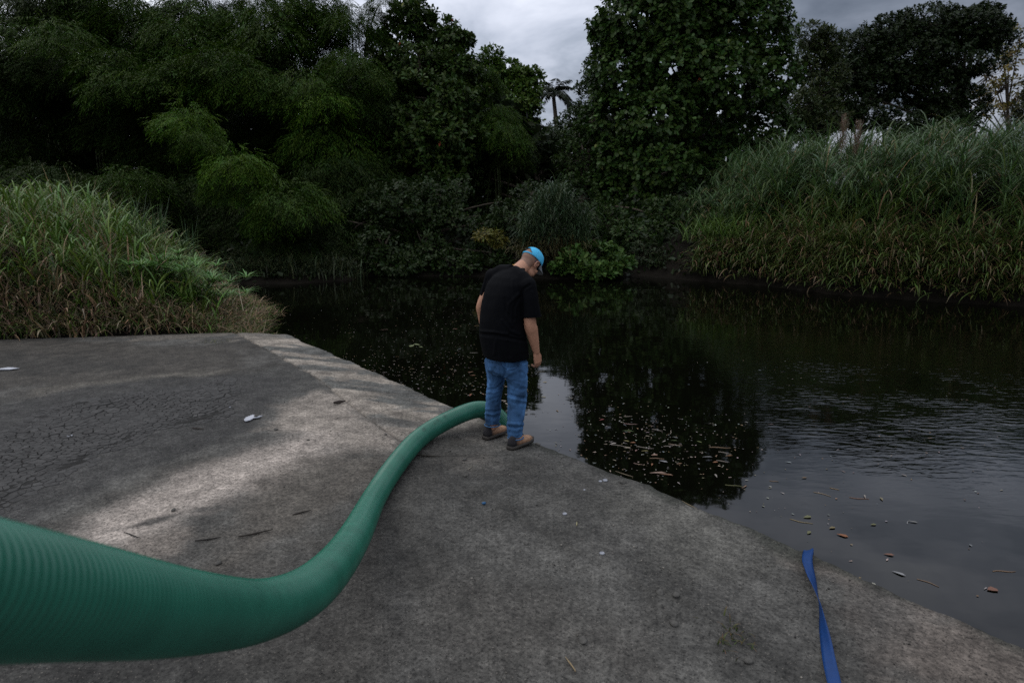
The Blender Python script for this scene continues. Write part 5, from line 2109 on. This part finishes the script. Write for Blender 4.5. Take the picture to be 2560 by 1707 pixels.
        gt.tube([RV * s * .066 + fd * .055 + up * .008, RV * s * .080 + fd * .03 + up * .008, RV * s * .083 - fd * .005 + up * .012, RV * s * .080 - fd * .03 + up * .002], [.004, .0035, .003, .003], 6)
        o = gt.build('temple', frm, None)
        o.parent = g0
    # ---------------- thin chain on the neck
    g = Geo()
    cpts = []
    nc = nb + unit(h(0, -.035, -.05) - nb) * .035
    nu_ = unit(h(0, -.035, -.05) - nb)
    n2 = unit(FV - nu_ * (FV @ nu_))
    for t in np.linspace(0, 2 * np.pi, 41):
        cpts.append(nc + RV * .0655 * math.cos(t) + n2 * (.0655 * math.sin(t)) - nu_ * .004 * math.sin(t))
    g.tube(cpts, .0017, 6)
    g.build('necklace', mat('gold', (.75, .45, .12), .3, .5, metallic=1.0), root)


build_man()


# ------------------------------------------------------------------ small things on the concrete
def pebble_mesh(seed, lump=.35):
    r = np.random.default_rng(seed)
    g = Geo()
    g.ell((0, 0, .3), (.5, .4, .32), np.eye(3), 9, 6)
    V, F = g.data()
    V = V * (1 + (fbm(V * 2.5 + seed, 2) - .5)[:, None] * lump * 2)
    return V, F


def place_small(name, label, cat, V, F, m, px, py, size, rot, group=None, tint=None, z=None, lift=0.0, smooth_shade=False):
    p = G(px, py)
    zz = float(cz(p[None, :2])[0]) if z is None else z
    c, s = math.cos(rot), math.sin(rot)
    Rm = np.array([[c, -s, 0], [s, c, 0], [0, 0, 1]])
    o = mesh_np(name, (V * size) @ Rm.T, F, m, None, tint, smooth_shade)
    o.location = (p[0], p[1], zz + lift)
    return tag(o, label, cat, group)


def build_litter():
    stone = mat('stone', (.10, .095, .085), .9, .2, noise=(30, .6, 1.3), bump=(80, .4, .003))
    cap_m = mat('pale_plastic', (.30, .31, .34), .4, .5)
    paper = mat('white_film', (.50, .51, .55), .6, .4, noise=(25, .8, 1.05))
    bluep = mat('blue_plastic', (.02, .10, .22), .4, .5)
    # clods and pebbles
    pm = [pebble_mesh(k, .6) for k in range(5)]
    clods = [('clod of dirt right behind the far shoe', 1160, 1150, .040), ('pebble between the two shoes', 1262, 1094, .035), ('stone in front of the near shoe at the edge', 1345, 1091, .05),
             ('small clod below the far shoe', 1166, 1188, .03), ('dark clod beside the hose arch', 1085, 1107, .035), ('flat stone on the lip right of the pale caps', 1558, 1206, .05),
             ('pebble under the pale cap in line with the strap', 1316, 1360, .028), ('clod below the weed towards the bottom right corner', 1872, 1652, .045), ('dark clod low in the middle of the concrete', 1455, 1605, .05),
             ('grey stone up and left of the weed', 1686, 1562, .045), ('pebble well left of the near shoe on open concrete', 1163, 1190, .03), ('clod on the pale concrete near the hose', 964, 1086, .03),
             ('dark lump on the pale concrete below the torn film', 690, 1074, .045), ('small lump on the pale concrete right of the torn film', 770, 1100, .03),
             ('dark clod on the pale band near the hose', 434, 1277, .035), ('crumbled clod where the hose leaves the ground at left', 545, 1410, .04), ('crumbly lump in the dirt ridge', 1650, 1492, .05),
             ('second crumbly lump in the dirt ridge', 1690, 1500, .045)]
    for k, (lab, x, y, s) in enumerate(clods):
        V, F = pm[k % 5]
        V = V * np.array([1, 1, .75]) - np.array([0, 0, .08])
        place_small('dirt_clod', lab, 'clod', V, F, stone, x, y, s, random.uniform(0, 6), 'loose clods on the concrete')
    # pale bottle caps
    g = Geo()
    th = np.arange(14) / 14 * 2 * np.pi
    c_, s_ = np.cos(th), np.sin(th)
    rr = [(1.0, 0), (1.02, .35), (.92, .55), (.80, .55), (.76, .30), (.05, .28)]
    g.rings([np.stack([c_ * a, s_ * a, np.full(14, b)], 1) for a, b in rr])
    Vc, Fc = g.data()
    for lab, x, y, s in (('pale bottle cap nearest the water edge right of the man', 1513, 1199, .018), ('pale cap beside another near the water edge', 1501, 1201, .013),
                         ('pale cap lying alone in the middle of the concrete', 1505, 1387, .015), ('pale cap in line between the man and the strap', 1412, 1284, .015),
                         ('pale ring shaped cap on the cracked mud', 175, 1092, .024),
                         ('tiny white speck above the middle cap', 1461, 1223, .008), ('tiny white speck on the far strip of concrete', 575, 1018, .010)):
        place_small('bottle_cap', lab, 'cap', Vc, Fc, cap_m, x, y, s, random.uniform(0, 6), 'pale caps and specks', smooth_shade=False)
    V, F = pebble_mesh(9)
    place_small('plastic_scrap', 'tiny blue plastic scrap on the concrete below the man', 'scrap', V, F, bluep, 1210, 1266, .03, .4)
    # torn white film with a dark spot
    def film(outline, px, py, scale, name, label):
        o2 = np.array(outline, float)
        c = o2.mean(0)
        n = len(o2)
        top = np.concatenate([o2, c + (o2 - c) * .5, [c]])
        z = .006 + .010 * (fbm(top * 3 + px, 2))
        V = np.concatenate([np.concatenate([top, z[:, None]], 1), np.concatenate([top, z[:, None] - .003 / scale * 1], 1)])
        i = np.arange(n)
        j = (i + 1) % n
        m = 2 * n + 1
        Q = np.concatenate([np.stack([i, j, n + j, n + i], 1), np.stack([m + i, m + n + i, m + n + j, m + j], 1), np.stack([j, i, m + i, m + j], 1)])
        T = np.concatenate([np.stack([n + i, n + j, np.full(n, 2 * n)], 1), np.stack([m + n + j, m + n + i, np.full(n, m + 2 * n)], 1)])
        p = G(px, py)
        V = V * np.array([scale, scale * 1.6, 1])
        V[:, 2] = np.maximum(V[:, 2], .003)
        o = mesh_np(name, V, [Q, T], paper)
        o.location = (p[0], p[1], float(cz(p[None, :2])[0]) + .006)
        return tag(o, label, 'litter')
    f1 = film([(-.6, -.5), (-.8, .1), (-.4, .75), (-.05, .7), (.1, .25), (.45, .35), (.95, .5), (.75, .1), (.25, -.05), (.1, -.5), (-.25, -.75)], 630, 1047, .082, 'plastic_film', 'torn white plastic film lying on the concrete left of the hose')
    g = Geo()
    g.ell((.03, .03, .022), (.024, .02, .006), np.eye(3), 10, 6)
    o = g.build('dirt_spot', stone, None)
    o.parent = f1
    film([(-.8, -.2), (-.3, .2), (.3, .15), (.8, .05), (.3, -.2), (-.3, -.25)], 22, 923, .16, 'paper_scrap', 'flat white scrap at the left edge of the concrete')
    # twigs and straw
    tw = [('dark stick lying on the concrete near the hose bend', 640, 1335, .20, .45, .006, (.035, .03, .025)), ('dark stick on the concrete right of the first stick', 755, 1284, .12, .55, .005, (.035, .03, .025)),
          ('curled dead leaf stick on the pale concrete', 849, 1010, .12, .5, .018, (.05, .04, .035)), ('thin dark twig beside the hose', 1072, 1143, .20, -.1, .006, (.03, .026, .02)),
          ('pale straw low on the concrete', 1426, 1663, .10, 1.9, .004, (.25, .19, .11)), ('straw standing out near the water edge', 1723, 1256, .14, 2.1, .004, (.16, .13, .08)),
          ('tiny pale straw in the middle of the concrete', 1442, 1310, .05, 1.5, .004, (.3, .27, .15)), ('short pale straw right of the hose', 1176, 1170, .07, 1.1, .003, (.26, .23, .18)),
          ('thin straw poking over the water edge', 1560, 1172, .16, 2.4, .004, (.15, .12, .08)), ('dark thin twig on the cracked mud side', 495, 1073, .12, -.2, .006, (.04, .03, .025)),
          ('fine dark root on the pale band', 330, 1340, .15, -.4, .004, (.03, .027, .024)), ('dark splinter left of the hose bend', 520, 1350, .14, .3, .006, (.03, .027, .024))]
    for lab, x, y, L, rot, r, c in tw:
        p = G(x, y)
        t = np.linspace(-.5, .5, 7)
        pts = np.stack([t * L, .025 * L * np.sin(t * 4 + x), np.full(7, r + .003)], 1)
        cr, sr = math.cos(rot), math.sin(rot)
        pts[:, :2] = pts[:, :2] @ np.array([[cr, sr], [-sr, cr]])
        g = Geo()
        g.tube(pts, r * np.interp(t, [-.5, 0, .5], [.7, 1, .4]), 6)
        V, F = g.data()
        o = mesh_np('stick', V, F, M['twig'], None, np.tile(c, (len(V), 1)), True)
        o.location = (p[0], p[1], float(cz(p[None, :2])[0]))
        tag(o, lab, 'stick', 'sticks and straws on the concrete')
    # weed in the slab
    p = G(1832, 1592)
    p[2] = float(cz(p[None, :2])[0])
    tuft('weed', 'small green and rusty weed growing in the concrete', 'weed', p, 40, (.03, .08), (.004, .009), (.2, 1.2), (.9, 2.2), (.045, .075, .02), 4, .05, tip=(.12, .06, .03))
    p = G(535, 856)
    p[2] = float(cz(p[None, :2])[0])
    tuft('weed', 'tiny weed at the far joint of the concrete', 'weed', p, 40, (.04, .10), (.004, .008), (.4, 1.3), (1.2, 2.2), (.09, .095, .03), 4, .10)
    # ground cover of grit (uncountable)
    n = 2600
    ab = np.stack([rng.uniform(3, 15, n), np.abs(rng.gamma(1.4, 1.1, n))], 1)
    P = A_ + ab[:, :1] * eE + ab[:, 1:] * eF
    P = P[(ab[:, 1] > .05)]
    den = fbm(P * 2.0, 3)
    P = P[rng.random(len(P)) < smooth(.4, .65, den) + .12]
    V0, F0 = pebble_mesh(3)
    g = Geo()
    cols = []
    for p in P:
        s = .004 + .010 * random.random() ** 3
        z = float(0)
        a = random.uniform(0, 6)
        R2 = np.array([[math.cos(a), -math.sin(a), 0], [math.sin(a), math.cos(a), 0], [0, 0, 1]])
        g.add((V0 * s) @ R2.T + np.array([p[0], p[1], 0]), *F0)
        cols.append(np.tile(random.choice([(.05, .045, .04), (.03, .028, .025), (.22, .2, .17), (.1, .09, .075)]), (len(V0), 1)))
    V, F = g.data()
    ctr = np.repeat(P, len(V0), 0)
    V[:, 2] += cz(ctr)
    o = mesh_np('grit', V, F, M['debris'], None, np.concatenate(cols))
    tag(o, 'fine grit and crumbs scattered on the concrete', 'grit', kind='stuff')


build_litter()


# ------------------------------------------------------------------ things floating on the river
def build_floating():
    # fine specks, too many to count
    n = 5200
    px = np.concatenate([rng.uniform(560, 1330, 2500), rng.normal(1640, 120, 420), rng.uniform(1300, 2500, 420)])
    py = np.concatenate([690 + 300 * rng.random(2500) ** .8, rng.normal(1100, 60, 420), rng.uniform(900, 1500, 420)])
    P = W(px, py)
    ok = (poly_sd(P, lake) < -.4) & (poly_sd(P, apron) > .05)
    ok &= rng.random(len(P)) < np.where(np.arange(len(P)) < 2500, smooth(.3, .6, fbm(P * .35, 3)) * .9 + .1, smooth(.35, .55, fbm(P * 1.2 + 4, 3)) + .1)
    P = P[ok]
    n = len(P)
    a = rng.uniform(0, 6.28, n)
    L = rng.gamma(1.3, .012, n) + .005
    Wd = np.minimum(L, .008 + rng.random(n) * .012)
    D = np.stack([np.cos(a), np.sin(a), np.zeros(n)], 1)
    C = np.concatenate([P, np.full((n, 1), WZ + .004)], 1)
    col = np.where((rng.random(n) < .7)[:, None], vary((.19, .18, .16), n, .6), vary((.14, .11, .065), n, .5))
    V, Q, T = leaf_mesh(C, D, np.tile([0, 0, 1.0], (n, 1)) + rand_dir(n) * .08, L, Wd, col, 'oval')
    V[:, 2] = np.maximum(V[:, 2], WZ + .002)
    o = mesh_np('floating_specks', V, Q, M['debris'], None, T)
    tag(o, 'countless pale specks drifting on the dark water', 'floating debris', kind='stuff')

    lv, lq, _ = leaf_mesh(np.array([[-.5, 0, 0]]), np.array([[1.0, 0, 0]]), np.array([[0, 0, 1.0]]), [1.0], [.45], np.ones((1, 3)), 'oval')
    lv = np.concatenate([lv, lv - np.array([0, 0, .05])])
    lq = np.concatenate([lq, lq[:, ::-1] + 6])

    def leaf(px, py, s, c, lab, rot=None, wide=1.0, group='leaves floating on the river', name='floating_leaf'):
        p = W(px, py)
        c = np.array(c) * .5 + np.mean(c) * .14
        s *= .62
        o = mesh_np(name, lv * np.array([s, s * wide, s * .5]), lq, M['debris'], None, np.tile(c, (len(lv), 1)))
        o.location = (p[0], p[1], WZ + .006)
        o.rotation_euler = (random.uniform(-.05, .05), random.uniform(-.05, .05), random.uniform(0, 6.28) if rot is None else rot)
        return tag(o, lab, 'leaf', group)

    def stick(px, py, L, rot, c, lab, r=.006):
        c = np.array(c) * .75
        r *= .55
        L *= .62
        p = W(px, py)
        t = np.linspace(-.5, .5, 6)
        g = Geo()
        g.tube(np.stack([t * L, .05 * L * np.sin(t * 6 + px), t * 0 + r * .6], 1), r * np.interp(t, [-.5, 0, .5], [.8, 1, .6]), 6)
        V, F = g.data()
        o = mesh_np('floating_stick', V, F, M['twig'], None, np.tile(c, (len(V), 1)), True)
        o.location = (p[0], p[1], WZ)
        o.rotation_euler[2] = rot
        return tag(o, lab, 'stick', 'sticks floating on the river')
    tan_c, pale, org, grn, yel, red = (.30, .19, .12), (.36, .31, .26), (.34, .13, .04), (.10, .16, .03), (.32, .27, .07), (.25, .04, .04)
    leaf(1645, 1183, .26, (.36, .22, .15), 'large tan bamboo sheath floating closest to the concrete', .1, .5)
    leaf(1665, 1187, .20, (.26, .12, .05), 'rusty brown leaf touching the large tan sheath', -.35, .5)
    leaf(1570, 1078, .20, grn, 'long green leaf floating right of the man', -.1, .4)
    leaf(1504, 1050, .12, red, 'dark red leaf floating right of the man', .6, .8)
    leaf(1566, 1103, .10, yel, 'yellow leaf beside the tangle of pale sticks', -.5, .8)
    leaf(1582, 1107, .10, org, 'orange leaf right of the yellow leaf', .2, .9)
    leaf(1685, 1102, .11, grn, 'small green leaf right of the long green one', -.2, .6)
    leaf(1748, 1105, .10, (.16, .2, .04), 'olive leaf at the right of the dark reflection', -.8, .7)
    leaf(1532, 1110, .14, pale, 'pale leaf left of the yellow leaf', .5, .8)
    leaf(1658, 1154, .14, (.28, .27, .27), 'grey leaf at the end of a pale stick', -.5, 1.0)
    leaf(1636, 1138, .12, (.36, .2, .12), 'crumpled tan leaf in the middle of the floating tangle', .3, 1.0)
    leaf(1612, 1128, .12, yel, 'straw yellow leaf left of the crumpled tan leaf', .1, .5)
    leaf(1590, 1127, .09, (.3, .15, .12), 'pinkish leaf left of the straw yellow leaf', 1.2, .8)
    leaf(1698, 1160, .11, (.28, .14, .06), 'small brown leaf right of the grey leaf', .5, .6)
    leaf(1630, 1162, .10, org, 'small orange leaf below the crumpled tan leaf', 1.3, .6)
    leaf(1788, 1156, .10, org, 'orange leaf near the right end of the dark reflection', .4, .9)
    leaf(1822, 1140, .12, (.3, .15, .05), 'brown leaf at the tip of a long straw', .1, .6)
    leaf(1768, 1143, .16, (.3, .3, .3), 'grey slender leaf near the right of the tangle', -.05, .4)
    leaf(1660, 1104, .10, pale, 'pale leaf in the upper middle of the tangle', .7, .6)
    leaf(1688, 1094, .10, (.3, .3, .28), 'pale grey leaf above the small green leaf', -.7, .6)
    leaf(1790, 1190, .13, pale, 'whitish leaf standing out low in the dark reflection', 1.5, .5)
    # open water at the right
    leaf(2106, 1339, .13, (.36, .13, .04), 'orange leaf floating beyond the blue strap', -.6, 1.0)
    leaf(2080, 1320, .10, (.26, .2, .08), 'tan curled leaf above the orange leaf', .4, 1.0)
    leaf(2018, 1293, .12, (.2, .2, .08), 'olive leaf cluster left of the tan curled leaf', .3, 1.1)
    leaf(2022, 1332, .09, (.2, .2, .08), 'small olive leaf nearest the end of the strap', .8, 1.1)
    leaf(2222, 1387, .11, (.30, .13, .07), 'rusty leaf floating alone right of the strap', -.3, .8)
    leaf(2480, 1474, .12, (.28, .12, .07), 'round brown leaf near the right edge of the river', .2, 1.6)
    leaf(2247, 1434, .13, (.36, .36, .36), 'white petal like leaf below the rusty one', -.8, .7)
    leaf(2010, 1195, .09, (.26, .15, .06), 'brown leaf left of the crossed sticks on open water', .2, .8)
    leaf(2204, 1248, .11, (.26, .22, .12), 'tan twisted leaf right of the crossed sticks', 1.3, .7)
    leaf(2162, 1242, .12, pale, 'pale leaf tip crossing a stick on the open water', 1.2, .4)
    leaf(2282, 1305, .11, (.35, .33, .3), 'whitish angled leaf on open water at the right', -.4, .5)
    leaf(1862, 1217, .12, (.33, .2, .12), 'tan flat chip between the dark reflection and open water', .8, .4)
    leaf(2183, 1312, .08, (.2, .2, .07), 'small olive leaf in the middle of the open water', .2, 1.0)
    # left, behind the man
    for x, y, s, w in ((1030, 865, .30, 'left'), (1042, 862, .26, 'middle'), (1052, 868, .2, 'right')):
        leaf(x, y, s, (.22, .27, .09), w + ' leaf of the pale green cluster floating left of the man', None, .9, 'pale green leaf cluster left of the man')
    leaf(1176, 931, .16, (.34, .17, .07), 'orange brown leaf floating beside the jeans', .5, .6)
    leaf(1182, 939, .13, (.34, .14, .06), 'lower orange brown leaf floating beside the jeans', 0, .6)
    leaf(1176, 988, .15, (.36, .10, .04), 'bright orange leaf floating just behind the hose', 1.4, .6)
    leaf(1030, 923, .13, (.3, .2, .08), 'tan leaf floating left of the hose arch', .4, .5)
    leaf(960, 825, .30, (.25, .15, .1), 'long reddish strip floating far left of the man', .1, .16)
    leaf(1192, 815, .2, (.3, .2, .06), 'small yellow leaf beside the left sleeve', .1, .5)
    leaf(1138, 823, .16, (.3, .12, .07), 'small reddish leaf left of the elbow', .3, .6)
    leaf(1362, 956, .10, (.42, .3, .08), 'yellow leaf floating right of the hanging hand', .1, .9)
    leaf(1358, 993, .12, (.32, .27, .1), 'tan leaf at the edge of the sky reflection near the man', -.2, .7)
    leaf(1427, 996, .10, (.3, .25, .18), 'curled tan leaf where reflection and sky meet', -.3, .7)
    for x, y, w in ((1262, 1004, 'middle'), (1266, 1010, 'lowest'), (1258, 1002, 'highest')):
        leaf(x, y, .10, (.4, .32, .25), w + ' pale scrap floating between the legs behind the hose', None, .9, 'pale scraps behind the hose')
    st = [(1576, 1060, .24, -.25, (.38, .25, .22), 'pinkish stick floating right of the man'), (1570, 1041, .16, .05, (.33, .28, .22), 'pale short stick above the pinkish stick'),
          (1548, 1114, .26, -.35, pale, 'pale stick leading off the pale leaf'), (1612, 1119, .28, -.3, pale, 'pale frayed stick in the middle of the tangle'),
          (1676, 1114, .24, .35, pale, 'pale stick of the crossed pair in the tangle'), (1688, 1112, .22, -.35, (.36, .27, .2), 'brownish stick of the crossed pair in the tangle'),
          (1642, 1146, .22, -.1, (.36, .24, .16), 'tan stick joining the crumpled leaf and the grey leaf'), (1800, 1119, .34, -.05, (.28, .19, .12), 'long thin straw at the right of the tangle'),
          (1812, 1132, .20, -.5, pale, 'pale stick leaning to the brown leaf'), (1806, 1153, .18, -.4, pale, 'pale stick under the grey slender leaf'),
          (1643, 1075, .18, -.5, pale, 'thin pale stick above the crossed pair'), (1677, 1080, .18, 1.2, (.4, .34, .28), 'short upright looking pale stick'),
          (1595, 1160, .14, -.5, (.35, .24, .2), 'small pinkish stick near the concrete'), (1510, 1040, .10, -.9, (.2, .17, .12), 'dim thin stick by the red leaf'),
          (2056, 1235, .22, -.7, (.33, .26, .18), 'pale stick floating on the grey open water'), (2086, 1222, .12, -.7, (.33, .24, .14), 'short brown stick above the pale one'),
          (2148, 1246, .24, -.25, (.28, .17, .12), 'brown stick crossed by a pale leaf tip'), (2003, 1304, .26, -.5, (.36, .29, .17), 'straw coloured stick near the strap end'),
          (1935, 1203, .12, -.3, (.28, .2, .14), 'short brown stick on the left of the open water'), (1835, 1214, .24, -.3, (.2, .2, .1), 'olive stick at the rim of the dark reflection'),
          (2320, 1456, .20, -.8, (.28, .2, .14), 'brown stick right of the strap low in the picture'), (2510, 1428, .24, .0, (.3, .2, .13), 'tan stick at the far right of the river'),
          (2270, 1305, .12, .8, (.3, .3, .3), 'grey sliver beside the whitish angled leaf'), 
          (1352, 929, .18, .15, (.42, .38, .32), 'pale stick just right of the hanging hand'), (1320, 914, .1, .1, (.4, .38, .34), 'short pale stick behind the hanging hand'),
          (1185, 882, .22, .2, (.3, .27, .23), 'pale forked stick left of the jeans'), (1350, 967, .1, -.7, pale, 'tiny pale stick right of the jeans')]
    for x, y, L, r, c, lab in st:
        stick(x, y, L, r, c, lab, .006 if L < .3 else .008)


build_floating()
